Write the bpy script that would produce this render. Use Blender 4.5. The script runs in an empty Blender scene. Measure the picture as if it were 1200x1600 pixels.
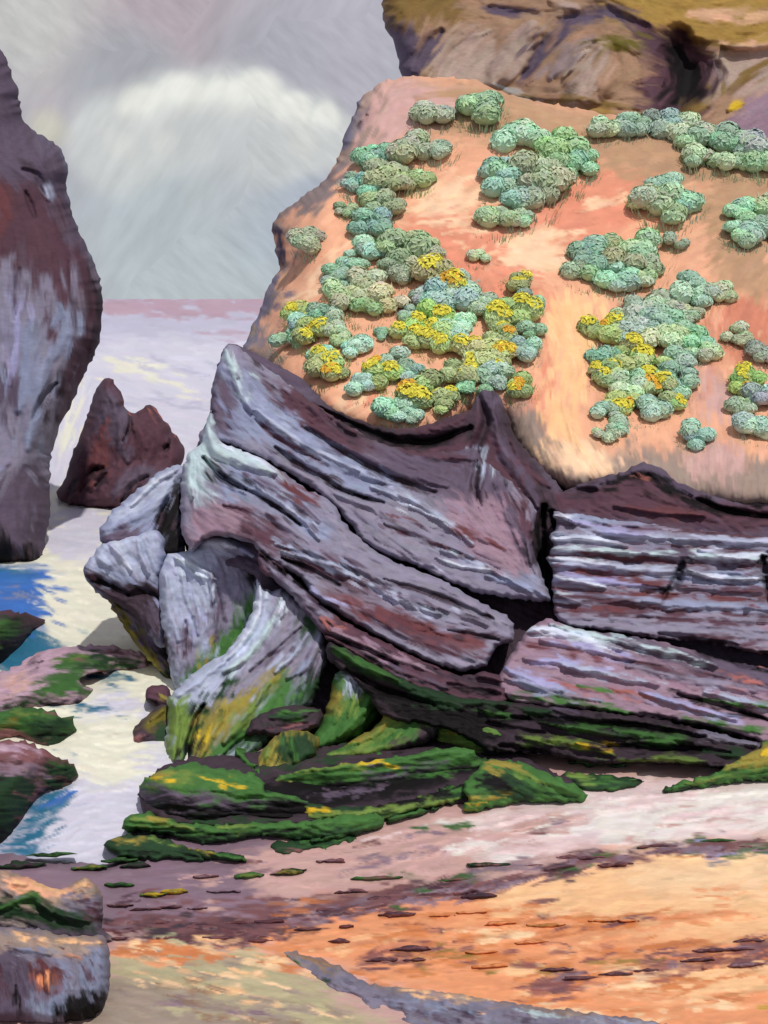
import bpy, math
import numpy as np
# ---------------------------------------------------------------- scene, camera
scene = bpy.context.scene
COL = scene.collection
W0, H0, F, HC = 1200.0, 1600.0, 1900.0, 8.0
PITCH = math.atan(333.0 / F)
CP, SP = math.cos(PITCH), math.sin(PITCH)
cam_d = bpy.data.cameras.new('camera')
cam = bpy.data.objects.new('camera', cam_d); COL.objects.link(cam)
cam.location = (0, 0, HC); cam.rotation_euler = (math.pi / 2 - PITCH, 0, 0)
cam_d.sensor_fit = 'VERTICAL'; cam_d.sensor_height = 24; cam_d.sensor_width = 18
cam_d.lens = F / H0 * 24; cam_d.clip_start = 0.1; cam_d.clip_end = 60000
scene.camera = cam

def P(px, py, Y):
    """point at map position (px,py) of the drawing plan and distance Y"""
    a = (px - 600) / F; b = (800 - py) / F
    ry = CP + SP * b; rz = -SP + CP * b
    t = Y / ry
    return np.stack([a * t, Y + 0 * t, HC + rz * t], -1)
def Yg(py, z=0.0):
    b = (800 - py) / F
    rz = np.minimum(-SP + CP * b, -1e-5)
    return (z - HC) / rz * (CP + SP * b)

# ---------------------------------------------------------------- colours (stone, moss, sand; pale tones also paint highlights, dark ones crevice shade)
def lin(c):
    c = np.array(c, float) / 255
    return np.where(c <= .04045, c / 12.92, ((c + .055) / 1.055) ** 2.4)
PAL = dict(
 V=(126,121,138), v=(88,76,92), M=(100,72,80), m=(82,56,66), D=(60,48,56), K=(18,15,17),
 B=(158,164,184), b=(130,136,160), L=(150,148,184), P=(186,200,200), p=(170,186,190), W=(192,198,212),
 R=(98,58,62), r=(150,92,84), G=(62,102,50), g=(36,60,38), H=(100,122,58), O=(134,122,56), o=(96,88,34), Y=(196,164,40),
 S=(236,176,142), s=(248,208,170), A=(228,150,122), a=(208,134,108), T=(188,150,118), t=(150,120,96), E=(160,140,128), e=(140,124,122),
 N=(208,168,160), n=(232,206,204), w=(240,232,224), Q=(138,114,128), q=(124,82,84), J=(238,160,112), j=(212,130,78), I=(250,198,146), i=(252,212,166),
 C=(238,236,214), c=(216,214,228), F=(194,192,212), f=(186,154,170), U=(66,116,192), u=(48,112,142), X=(186,176,138), x=(164,148,132), Z=(150,120,60), z=(116,92,50))
def col(ch, k=1.0): return lin(PAL[ch]) * k

# ---------------------------------------------------------------- noise
def vnoise(x, y, seed):
    r = np.random.default_rng(seed).random((64, 64)).astype(np.float32)
    xi = np.floor(x).astype(int); yi = np.floor(y).astype(int)
    fx = x - xi; fy = y - yi
    fx = fx * fx * (3 - 2 * fx); fy = fy * fy * (3 - 2 * fy)
    a = r[yi % 64, xi % 64]; b = r[yi % 64, (xi + 1) % 64]
    c = r[(yi + 1) % 64, xi % 64]; d = r[(yi + 1) % 64, (xi + 1) % 64]
    return (a * (1 - fx) + b * fx) * (1 - fy) + (c * (1 - fx) + d * fx) * fy
def fbm(x, y, seed, n=3):
    s = 0; a = .5; t = 0
    for k in range(n):
        s = s + a * vnoise(x * 2 ** k, y * 2 ** k, seed + k); t += a; a *= .5
    return s / t - .5
def sst(e0, e1, x):
    t = np.clip((x - e0) / (e1 - e0), 0, 1); return t * t * (3 - 2 * t)

def pts(s): return np.array([[float(v) for v in p.split(',')] for p in s.split()])
def smooth_loop(p, closed=True, step=6, jit=0.0, rng=None):
    n = len(p); out = []
    for k in range(n if closed else n - 1):
        if closed: p0, p1, p2, p3 = p[k - 1], p[k], p[(k + 1) % n], p[(k + 2) % n]
        else: p0, p1, p2, p3 = p[max(k - 1, 0)], p[k], p[k + 1], p[min(k + 2, n - 1)]
        d = np.hypot(*(p2 - p1)); m = max(1, min(60, int(d / step)))
        for q in range(m):
            t = q / m
            cr = .5 * ((2 * p1) + (-p0 + p2) * t + (2 * p0 - 5 * p1 + 4 * p2 - p3) * t * t + (-p0 + 3 * p1 - 3 * p2 + p3) * t ** 3)
            ln = p1 + (p2 - p1) * t
            out.append(cr * .6 + ln * .4)
    if not closed: out.append(p[-1])
    out = np.array(out)
    if jit and rng is not None: out = out + rng.normal(0, jit, out.shape)
    return out

def poly_dist(X, Y, poly, want_near=False):
    """inside mask and distance to the closed polygon"""
    ins = np.zeros(X.shape, bool); best = np.full(X.shape, 1e18, np.float32)
    nx = np.zeros(X.shape, np.float32) if want_near else None
    ny = np.zeros(X.shape, np.float32) if want_near else None
    n = len(poly)
    for k in range(n):
        x0, y0 = poly[k]; x1, y1 = poly[(k + 1) % n]
        if y0 != y1:
            m = (Y >= min(y0, y1)) & (Y < max(y0, y1))
            ins ^= m & (X < (x1 - x0) * (Y - y0) / (y1 - y0) + x0)
        dx, dy = x1 - x0, y1 - y0; l2 = dx * dx + dy * dy
        if l2 < 1e-9: continue
        t = np.clip(((X - x0) * dx + (Y - y0) * dy) / l2, 0, 1)
        qx = x0 + t * dx; qy = y0 + t * dy
        d = (X - qx) ** 2 + (Y - qy) ** 2
        if want_near:
            u = d < best; nx[u] = qx[u]; ny[u] = qy[u]
        best = np.minimum(best, d)
    return (ins, np.sqrt(best), nx, ny) if want_near else (ins, np.sqrt(best))

def gridlines(lo, hi, s, dlo, dhi):
    """dense lines between dlo and dhi, growing steps outside"""
    a = list(np.arange(max(lo, dlo), min(hi, dhi) + s * .5, s)) or [max(lo, dlo)]
    st = s * 3; x = a[-1]
    while x < hi: x += st; st *= 1.25; a.append(min(x, hi))
    st = s * 3; x = a[0]; pre = []
    while x > lo: x -= st; st *= 1.25; pre.append(max(x, lo))
    return np.array(pre[::-1] + a)

# ---------------------------------------------------------------- materials
MATS = {}
def mat(name, rough=.85, bump=.25, scale=9.0, spec=.3, stretch=(1, 1, 1), var=.18, trans=0):
    if name in MATS: return MATS[name]
    m = bpy.data.materials.new(name); m.use_nodes = True; nt = m.node_tree; N = nt.nodes; Lk = nt.links
    bs = N['Principled BSDF']
    at = N.new('ShaderNodeAttribute'); at.attribute_name = 'Col'
    tc = N.new('ShaderNodeTexCoord'); mp = N.new('ShaderNodeMapping'); mp.inputs['Scale'].default_value = stretch
    n1 = N.new('ShaderNodeTexNoise'); n1.inputs['Scale'].default_value = scale; n1.inputs['Detail'].default_value = 8; n1.inputs['Roughness'].default_value = .65
    n2 = N.new('ShaderNodeTexNoise'); n2.inputs['Scale'].default_value = scale * 4.3; n2.inputs['Detail'].default_value = 5
    Lk.new(tc.outputs['Object'], mp.inputs[0]); Lk.new(mp.outputs[0], n1.inputs[0]); Lk.new(mp.outputs[0], n2.inputs[0])
    mr = N.new('ShaderNodeMapRange'); mr.inputs['From Min'].default_value = .25; mr.inputs['From Max'].default_value = .75
    mr.inputs['To Min'].default_value = 1 - var; mr.inputs['To Max'].default_value = 1 + var
    Lk.new(n1.outputs[0], mr.inputs[0])
    mx = N.new('ShaderNodeVectorMath'); mx.operation = 'SCALE'
    Lk.new(at.outputs['Color'], mx.inputs[0]); Lk.new(mr.outputs[0], mx.inputs['Scale'])
    Lk.new(mx.outputs[0], bs.inputs['Base Color'])
    ad = N.new('ShaderNodeMath'); ad.operation = 'MULTIPLY_ADD'; ad.inputs[1].default_value = .4
    Lk.new(n2.outputs[0], ad.inputs[0]); Lk.new(n1.outputs[0], ad.inputs[2])
    bp = N.new('ShaderNodeBump'); bp.inputs['Strength'].default_value = bump; bp.inputs['Distance'].default_value = .05
    Lk.new(ad.outputs[0], bp.inputs['Height']); Lk.new(bp.outputs[0], bs.inputs['Normal'])
    bs.inputs['Roughness'].default_value = rough; bs.inputs['Specular IOR Level'].default_value = spec
    MATS[name] = m; return m

# ---------------------------------------------------------------- mesh output
def mesh_obj(name, v, f, c, material, parent=None, smooth=True):
    me = bpy.data.meshes.new(name)
    v = np.asarray(v, np.float32)
    if isinstance(f, tuple): quads, tris = f
    else: quads, tris = f, np.zeros((0, 3), int)
    nq, ntr = len(quads), len(tris)
    me.vertices.add(len(v)); me.vertices.foreach_set('co', v.ravel())
    loops = np.concatenate([np.asarray(quads, np.int32).ravel(), np.asarray(tris, np.int32).ravel()]).astype(np.int32)
    me.loops.add(len(loops)); me.loops.foreach_set('vertex_index', loops)
    me.polygons.add(nq + ntr)
    st = np.concatenate([np.arange(nq) * 4, nq * 4 + np.arange(ntr) * 3]).astype(np.int32)
    me.polygons.foreach_set('loop_start', st)
    me.polygons.foreach_set('use_smooth', np.full(nq + ntr, smooth))
    me.update(calc_edges=True)
    if c is not None:
        ca = me.color_attributes.new('Col', 'FLOAT_COLOR', 'POINT')
        c4 = np.ones((len(v), 4), np.float32); c4[:, :3] = np.clip(c, 0, .92)
        ca.data.foreach_set('color', c4.ravel())
    me.validate()
    me.materials.append(material)
    o = bpy.data.objects.new(name, me); COL.objects.link(o)
    if parent is not None:
        o.parent = parent; o.matrix_parent_inverse = parent.matrix_world.inverted()
    return o
def recenter(o):
    """put a mesh thing's origin at its base"""
    me = o.data; n = len(me.vertices); a = np.empty(n * 3, np.float32); me.vertices.foreach_get('co', a); a = a.reshape(-1, 3)
    c = np.array([a[:, 0].mean(), a[:, 1].mean(), a[:, 2].min()], np.float32)
    me.vertices.foreach_set('co', (a - c).ravel()); o.location = [float(q) for q in c]; me.update()
def tag(o, label=None, cat=None, group=None, kind=None):
    if label: o['label'] = label
    if cat: o['category'] = cat
    if group: o['group'] = group
    if kind: o['kind'] = kind
    return o
def empty(name, loc):
    o = bpy.data.objects.new(name, None); COL.objects.link(o); o.location = loc
    o.empty_display_size = .3
    bpy.context.view_layer.update(); return o

SEED = [11]
class Rock:
    """A solid modelled from an outline: a surface with its own depth, rounded rims,
    hand-placed ridges and grooves (S), patches of stone colour (F), both also painting highlights and shade, and chisel dabs that
    both colour and emboss the surface along the strata; closed at the back with real thickness."""
    def __init__(self, name, outline, depth, base='V', art='', k=1.0, s=2.0, rim=(14, .35), T=1.5, shrink=.12,
                 na=.15, ns=70, flow=0.0, dab=(3.0, 30, 7, .03), cj=.09, mode='depth', material=None, parent=None,
                 jit=1.2, dense=(-16, 1216, -16, 1616), flowart='', back=True, stretch=1.0, zsurf=None, palj=None, lowdz=.95, mix=5, zb=0.0, strata=(0, 20)):
        SEED[0] += 17; sd = SEED[0]; rng = np.random.default_rng(sd); self.rng = rng
        poly = smooth_loop(pts(outline) if isinstance(outline, str) else outline, True, 6, jit, rng)
        x0, y0 = poly.min(0) - s; x1, y1 = poly.max(0) + s
        xs = gridlines(x0, x1, s, dense[0], dense[1]); ys = gridlines(y0, y1, s, dense[2], dense[3])
        self.xs, self.ys = xs, ys
        X, Y = np.meshgrid(xs, ys); X = X.astype(np.float32); Y = Y.astype(np.float32)
        ins, dist, qx, qy = poly_dist(X, Y, poly, True)
        ny, nx = X.shape
        # keep cells touching the inside
        cell = ins[:-1, :-1] | ins[1:, :-1] | ins[:-1, 1:] | ins[1:, 1:]
        keepv = np.zeros((ny, nx), bool)
        keepv[:-1, :-1] |= cell; keepv[1:, :-1] |= cell; keepv[:-1, 1:] |= cell; keepv[1:, 1:] |= cell
        out = keepv & ~ins
        PX = np.where(out, qx, X); PY = np.where(out, qy, Y); D = np.where(ins, dist, 0)
        # plan colours
        C = np.empty((ny, nx, 3), np.float32); C[:] = col(base, k)
        Hh = np.zeros((ny, nx), np.float32)
        wx = (fbm(X / 16, Y / 16, sd + 1) * 12).astype(np.float32); wy = (fbm(X / 16, Y / 16, sd + 5) * 12).astype(np.float32)
        guides = []
        for line in art.strip().split('\n'):
            line = line.split('#')[0].strip()
            if not line: continue
            hd, pp = line.split(':'); hd = hd.split(); q = pts(pp)
            if hd[0] == 'F':
                pol = smooth_loop(q, True, 12); soft = float(hd[2]) if len(hd) > 2 else 6
                a, b_ = pol.min(0) - soft - 8; c_, d_ = pol.max(0) + soft + 8
                ix = slice(*np.searchsorted(xs, [a, c_])); iy = slice(*np.searchsorted(ys, [b_, d_]))
                if ix.start >= ix.stop or iy.start >= iy.stop: continue
                i2, dd = poly_dist(X[iy, ix] + wx[iy, ix], Y[iy, ix] + wy[iy, ix], pol)
                al = sst(-soft, soft, np.where(i2, dd, -dd))[..., None]
                C[iy, ix] = C[iy, ix] * (1 - al) + col(hd[1], k) * al
            elif hd[0] == 'S':
                cc = hd[1]; w = float(hd[2]); dz = float(hd[3]) if len(hd) > 3 else 0
                if dz < 0: w *= .78; dz *= .8
                pl = smooth_loop(q, False, 10)
                self.stroke(X, Y, xs, ys, C, Hh, pl, w, col(cc, k) if cc != '-' else None, dz * lowdz, wx * .35, wy * .35)
                for e in range(0, len(pl) - 1, 3):
                    m = (pl[e] + pl[e + 1]) / 2; d = pl[e + 1] - pl[e]; guides.append((m[0], m[1], math.atan2(d[1], d[0])))
            elif hd[0] == 'A':   # flow guide only
                for e in range(len(q) - 1):
                    m = (q[e] + q[e + 1]) / 2; d = q[e + 1] - q[e]; guides.append((m[0], m[1], math.atan2(d[1], d[0])))
        self.guides = np.array(guides) if guides else None; self.flow = flow
        # chisel dabs
        plan = C.copy(); Hg = Hh; Hh = np.zeros_like(Hg)
        # break up the plan edges: sample through a warp
        dens, L, Wd, hh = dab
        cand = np.argwhere(ins & (X > dense[0]) & (X < dense[1]) & (Y > dense[2]) & (Y < dense[3]))
        area = len(cand) * s * s
        nd = int(area / (L * Wd * .75) * dens)
        if len(cand) and nd:
            pick = cand[rng.integers(0, len(cand), nd)]
            for (iy0, ix0) in pick:
                cx = X[iy0, ix0] + rng.uniform(-1, 1); cy = Y[iy0, ix0] + rng.uniform(-1, 1)
                th = self.angle(cx, cy) + rng.normal(0, .13)
                sc = rng.uniform(.55, 1.35); l = L * sc * .5; w = Wd * rng.uniform(.6, 1.3) * .5
                ca, sa = math.cos(th), math.sin(th)
                ex = abs(ca) * l + abs(sa) * w + 1; ey = abs(sa) * l + abs(ca) * w + 1
                ix = slice(*np.searchsorted(xs, [cx - ex, cx + ex])); iy = slice(*np.searchsorted(ys, [cy - ey, cy + ey]))
                if ix.stop - ix.start < 1 or iy.stop - iy.start < 1: continue
                dx = X[iy, ix] - cx; dy = Y[iy, ix] - cy
                u = (dx * ca + dy * sa) / l; v = (-dx * sa + dy * ca) / w
                v = v + .25 * u * u * rng.uniform(-1, 1)
                br = .5 + .5 * np.sin(v * rng.uniform(3, 7) + rng.uniform(0, 6.3))
                al = sst(1.05, .7, np.abs(v)) * sst(1.0, .45, np.abs(u) + .2 * br)
                jy = min(max(iy0 + int(rng.normal(0, mix) / s), 0), ny - 1); jx = min(max(ix0 + int(rng.normal(0, mix * 2) / s * 1), 0), nx - 1)
                if not ins[jy, jx]: jy, jx = iy0, ix0
                cc = plan[jy, jx] * (1 + rng.normal(0, cj)) * (1 + rng.normal(0, cj * .3, 3))
                if palj and rng.random() < palj[1]:
                    cc = col(palj[0][rng.integers(len(palj[0]))], k) * (1 + rng.normal(0, cj))
                a3 = (al * (.5 + .48 * br))[..., None]
                C[iy, ix] = C[iy, ix] * (1 - a3) + np.maximum(cc, .002) * a3
                hd_ = hh * rng.uniform(.2, 1.2)
                prof = (.55 + .45 * np.clip(np.abs(v), 0, 1) ** 3 + .25 * br) * hd_
                Hh[iy, ix] = Hh[iy, ix] * (1 - al * .75) + prof * al * .75
        if strata[0]:
            cf, sf = math.cos(flow), math.sin(flow)
            al_ = X * cf + Y * sf; ac = -X * sf + Y * cf
            q = ac / strata[1] + fbm(al_ / 150, ac / 60, sd + 31, 3) * 5 + fbm(al_ / 28, ac / 10, sd + 35, 2) * .5
            sw = q - np.floor(q); amp = vnoise(al_ / 55, np.floor(q) * 3.7, sd + 37)
            Hh = Hh + .55 * strata[0] * (1 - sw) * sst(0, .18, sw) * (.25 + amp)
        Hh = Hh + Hg
        low = fbm(PX / ns, PY / ns * stretch, sd + 9, 4)
        if mode == 'ground':
            z = zsurf(PX, PY, D)
            yb = Yg(PY, 0)
            z = z + (Hh + low * na) * np.clip(yb / 20, .5, 2) * sst(500, 60, yb)
            Yd = Yg(PY, z)
            XYZ = P(PX, PY, Yd); XYZ[..., 2] = z
            self.Y = Yd
        else:
            if mode == 'ledge':      # flat-topped stone: vertical front above its waterline, level top
                rb = np.full(nx, np.nan)
                for i in range(nx):
                    w_ = np.nonzero(ins[:, i])[0]
                    if len(w_): rb[i] = ys[w_[-1]]
                ok = ~np.isnan(rb); rb = np.interp(xs, xs[ok], rb[ok])
                kk = max(3, int(30 / s)); pad = np.pad(rb, kk, mode='edge'); rb = np.convolve(pad, np.ones(2 * kk + 1) / (2 * kk + 1), 'valid')
                yf = Yg(rb, zb)[None, :]
                yt = Yg(np.maximum(PY, 480), depth)
                base_y = np.logaddexp(yf * 6, yt * 6) / 6
            else:
                base_y = depth(PX, PY)
            r = rim[1] * (1 - np.sqrt(np.clip(1 - (1 - np.minimum(D, rim[0]) / rim[0]) ** 2, 0, 1)))
            Yd = base_y + r - low * na * 2 - Hh
            XYZ = P(PX, PY, Yd); self.Y = Yd
        idx = -np.ones((ny, nx), int); idx[keepv] = np.arange(keepv.sum())
        ci = np.argwhere(cell)
        a = idx[ci[:, 0], ci[:, 1]]; b = idx[ci[:, 0] + 1, ci[:, 1]]; c = idx[ci[:, 0] + 1, ci[:, 1] + 1]; d = idx[ci[:, 0], ci[:, 1] + 1]
        quads = np.stack([a, b, c, d], 1)
        V = XYZ[keepv]; Cc = C[keepv]
        tris = np.zeros((0, 3), int)
        if back and mode != 'ground':
            e = np.concatenate([quads[:, [0, 1]], quads[:, [1, 2]], quads[:, [2, 3]], quads[:, [3, 0]]])
            key = e.min(1) * 10 ** 7 + e.max(1); uq, inv, cnt = np.unique(key, return_inverse=True, return_counts=True)
            be = e[cnt[inv.ravel()] == 1]
            bv = np.unique(be); mp = {int(q): i for i, q in enumerate(bv)}
            bx, by = PX[keepv][bv], PY[keepv][bv]; bY = Yd[keepv][bv]
            cx, cy = bx.mean(), by.mean()
            nb = len(bv); base0 = len(V)
            r1 = P(cx + (bx - cx) * (1 - shrink * .25), cy + (by - cy) * (1 - shrink * .25), bY + T * .5)
            r2 = P(cx + (bx - cx) * (1 - shrink), cy + (by - cy) * (1 - shrink), bY + T)
            cen = P(np.array([cx]), np.array([cy]), np.array([bY.mean() + T * 1.1]))
            V = np.concatenate([V, r1, r2, cen]); Cc = np.concatenate([Cc, Cc[bv], Cc[bv], Cc[bv].mean(0)[None]])
            m = np.array([[mp[int(p_)], mp[int(q_)]] for p_, q_ in be])
            q1 = np.stack([be[:, 1], be[:, 0], base0 + m[:, 0], base0 + m[:, 1]], 1)
            q2 = np.stack([base0 + m[:, 1], base0 + m[:, 0], base0 + nb + m[:, 0], base0 + nb + m[:, 1]], 1)
            quads = np.concatenate([quads, q1, q2])
            tris = np.stack([base0 + nb + m[:, 1], base0 + nb + m[:, 0], np.full(len(m), base0 + 2 * nb)], 1)
        self.obj = mesh_obj(name, V, (quads, tris), Cc, material, parent)
        if parent is None: recenter(self.obj)
    def angle(self, x, y):
        if self.guides is None: return self.flow
        g = self.guides; w = 1 / ((g[:, 0] - x) ** 2 + (g[:, 1] - y) ** 2 + 150) ** 1.5
        return .5 * math.atan2((w * np.sin(2 * g[:, 2])).sum(), (w * np.cos(2 * g[:, 2])).sum())
    def stroke(self, X, Y, xs, ys, C, Hh, pl, w, cc, dz, wx, wy):
        a, b = pl.min(0) - w - 6; c, d = pl.max(0) + w + 6
        ix = slice(*np.searchsorted(xs, [a, c])); iy = slice(*np.searchsorted(ys, [b, d]))
        if ix.start >= ix.stop or iy.start >= iy.stop: return
        x = X[iy, ix] + wx[iy, ix]; y = Y[iy, ix] + wy[iy, ix]
        best = np.full(x.shape, 1e18); tt = np.zeros(x.shape); n = len(pl) - 1
        seg = np.hypot(*(pl[1:] - pl[:-1]).T); cum = np.concatenate([[0], np.cumsum(seg)]); tot = cum[-1] + 1e-6
        for q in range(n):
            dx, dy = pl[q + 1] - pl[q]; l2 = dx * dx + dy * dy + 1e-9
            t = np.clip(((x - pl[q, 0]) * dx + (y - pl[q, 1]) * dy) / l2, 0, 1)
            dd = (x - pl[q, 0] - t * dx) ** 2 + (y - pl[q, 1] - t * dy) ** 2
            u = dd < best; best[u] = dd[u]; tt[u] = (cum[q] + t[u] * seg[q]) / tot
        taper = .3 + .7 * np.clip(np.sin(np.pi * np.clip(tt, .02, .98)), 0, 1) ** .6
        r = np.sqrt(best) / (w * .5 * taper + .3)
        al = sst(1.15, .6, r)
        if cc is not None: C[iy, ix] = C[iy, ix] * (1 - al[..., None]) + cc * al[..., None]
        if dz: Hh[iy, ix] += dz * sst(1.6, .0, r)
    def at(self, px, py):
        i = np.clip(np.searchsorted(self.xs, px), 0, len(self.xs) - 1); j = np.clip(np.searchsorted(self.ys, py), 0, len(self.ys) - 1)
        Y = self.Y[j, i]; return P(np.array(px, float), np.array(py, float), Y)
# ================================================================= materials
STONE = mat('layered_stone', rough=.78, bump=.2, scale=3.4, spec=.16, stretch=(1, 1, 2.5), var=.16)
MOSSY = mat('mossy_stone', rough=.7, bump=.4, scale=5, spec=.15, var=.22)
EARTH = mat('sandy_earth', rough=.95, bump=.4, scale=2.2, spec=.1, var=.1)
SANDM = mat('wet_sand', rough=.5, bump=.3, scale=2.5, spec=.35, stretch=(.6, 1.5, 1), var=.09)
WATER = mat('foam_glare_water', rough=.45, bump=.2, scale=1.2, spec=.12, stretch=(.7, 1.6, 1), var=.04)  # cream in its colour is foam plus painted sky reflection
LEAF = mat('shrub_leaves', rough=.8, bump=.1, scale=12, spec=.2, var=.15)
PETAL = mat('yellow_petals', rough=.7, bump=.05, scale=12, spec=.2, var=.1)

# ================================================================= the sea
Rock('sea', '-30000,467.9 31200,467.9 31200,1420 2600,1500 2200,4800 -2200,4800 -2600,1500 -30000,1420', None, base='F', k=.95, mix=9,
     mode='ground', zsurf=lambda x, y, d: 0 * x, na=.004, ns=60, dense=(-16, 440, 466, 1345), s=2.4, material=WATER, jit=0,
     dab=(2.6, 46, 7, .035), cj=.05, flow=0, stretch=3, art='''
F F 2 : -800,467 2000,467 2000,560 -800,560
F f 3 : 150,468 600,468 600,490 180,492
S f 6 : 180,480 300,482 420,478
S F 6 : 160,508 300,504
S f 7 : 300,520 420,522
S F 5 : 180,534 420,534
F c 14 : -100,545 800,545 800,780 -100,780
S C 16 : 170,572 240,590 320,618
S C 10 : 160,560 230,572
S W 8 : 330,560 400,566
S F 9 : 200,620 330,640
S F 10 : 240,560 330,590
S C 16 : 130,590 110,660 90,720
F C 12 : -100,790 300,790 300,1190 -100,1190
F c 10 : 80,790 190,800 160,880 80,870
F c 14 : 150,1080 260,1130 270,1330 60,1340 90,1230
F C 10 : 110,1130 220,1120 230,1215 120,1220
F U 8 : -300,886 60,886 82,905 60,930 75,955 60,975 80,1000 40,1030 -300,1010
F u 7 : -300,886 40,888 50,897 -300,902
S b 8 : 0,925 50,935
S U 10 : 10,905 78,900
S U 10 : 30,945 80,962
S p 7 : 20,975 90,1000
F u 8 : -300,1000 70,990 60,1050 -300,1055
S u 12 : 125,1056 170,1060 205,1058
S u 10 : 95,1104 140,1106 170,1100
S p 10 : 80,1172 120,1180
F u 8 : 10,1330 25,1290 55,1245 85,1230 110,1238 95,1262 75,1300 60,1335
S U 7 : 85,1250 120,1235
''')
bpy.data.objects['sea']['kind'] = 'structure'

# ================================================================= the beach
_r = np.random.default_rng(77); _b = []
def drift(x0, y0, x1, y1, spread, n, cols, wmin=3, wmax=8, L=(25, 70), dz=.02):
    """many long thin lines of weed, grit and stained sand lying along a drift"""
    for _ in range(n):
        u = _r.random(); x = x0 + (x1 - x0) * u; y = y0 + (y1 - y0) * u + _r.normal(0, spread)
        l = _r.uniform(*L) / 2; sl = (y1 - y0) / (x1 - x0) + _r.normal(0, .05)
        _b.append('S %s %.1f %.3f : %.0f,%.0f %.0f,%.0f %.0f,%.0f' % (cols[_r.integers(len(cols))], _r.uniform(wmin, wmax), dz * _r.random(), x - l, y - l * sl, x, y + _r.normal(0, 1.5), x + l, y + l * sl))
drift(200, 1385, 700, 1330, 16, 40, 'QQqNN', 4, 9)
drift(170, 1420, 640, 1410, 14, 46, 'qqmQQN', 3, 8)
drift(170, 1455, 440, 1455, 10, 60, 'qmmRqD', 4, 9)
drift(420, 1445, 760, 1385, 10, 60, 'qmqRQj', 4, 10)
drift(620, 1400, 1010, 1335, 9, 60, 'qmqQQG', 4, 9)
drift(1000, 1335, 1230, 1315, 7, 30, 'qmQqLG', 3, 8)
drift(420, 1475, 900, 1440, 22, 60, 'jjJJIq', 4, 9)
drift(560, 1510, 900, 1490, 14, 60, 'jjJqrJZ', 4, 9)
drift(820, 1540, 1240, 1480, 14, 70, 'qrqjJQr', 4, 10)
drift(700, 1450, 1200, 1420, 18, 50, 'jJJIi', 4, 9, (40, 110))
drift(800, 1560, 1240, 1545, 22, 50, 'JJIji', 5, 11, (40, 110))
drift(700, 1300, 1230, 1250, 24, 60, 'wnnNw', 5, 11, (50, 130))
drift(560, 1350, 900, 1290, 20, 40, 'NnNQ', 4, 10, (40, 100))
drift(200, 1500, 520, 1570, 26, 70, 'XXixXI', 4, 9, (30, 90))
drift(190, 1490, 480, 1500, 8, 26, 'jJXj', 4, 8)
drift(180, 1560, 460, 1590, 16, 30, 'xtxQE', 4, 8, (30, 90))
def beach_z(x, y, d):
    return -.12 + .30 * sst(0, 26, d) + .0 * x
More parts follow.
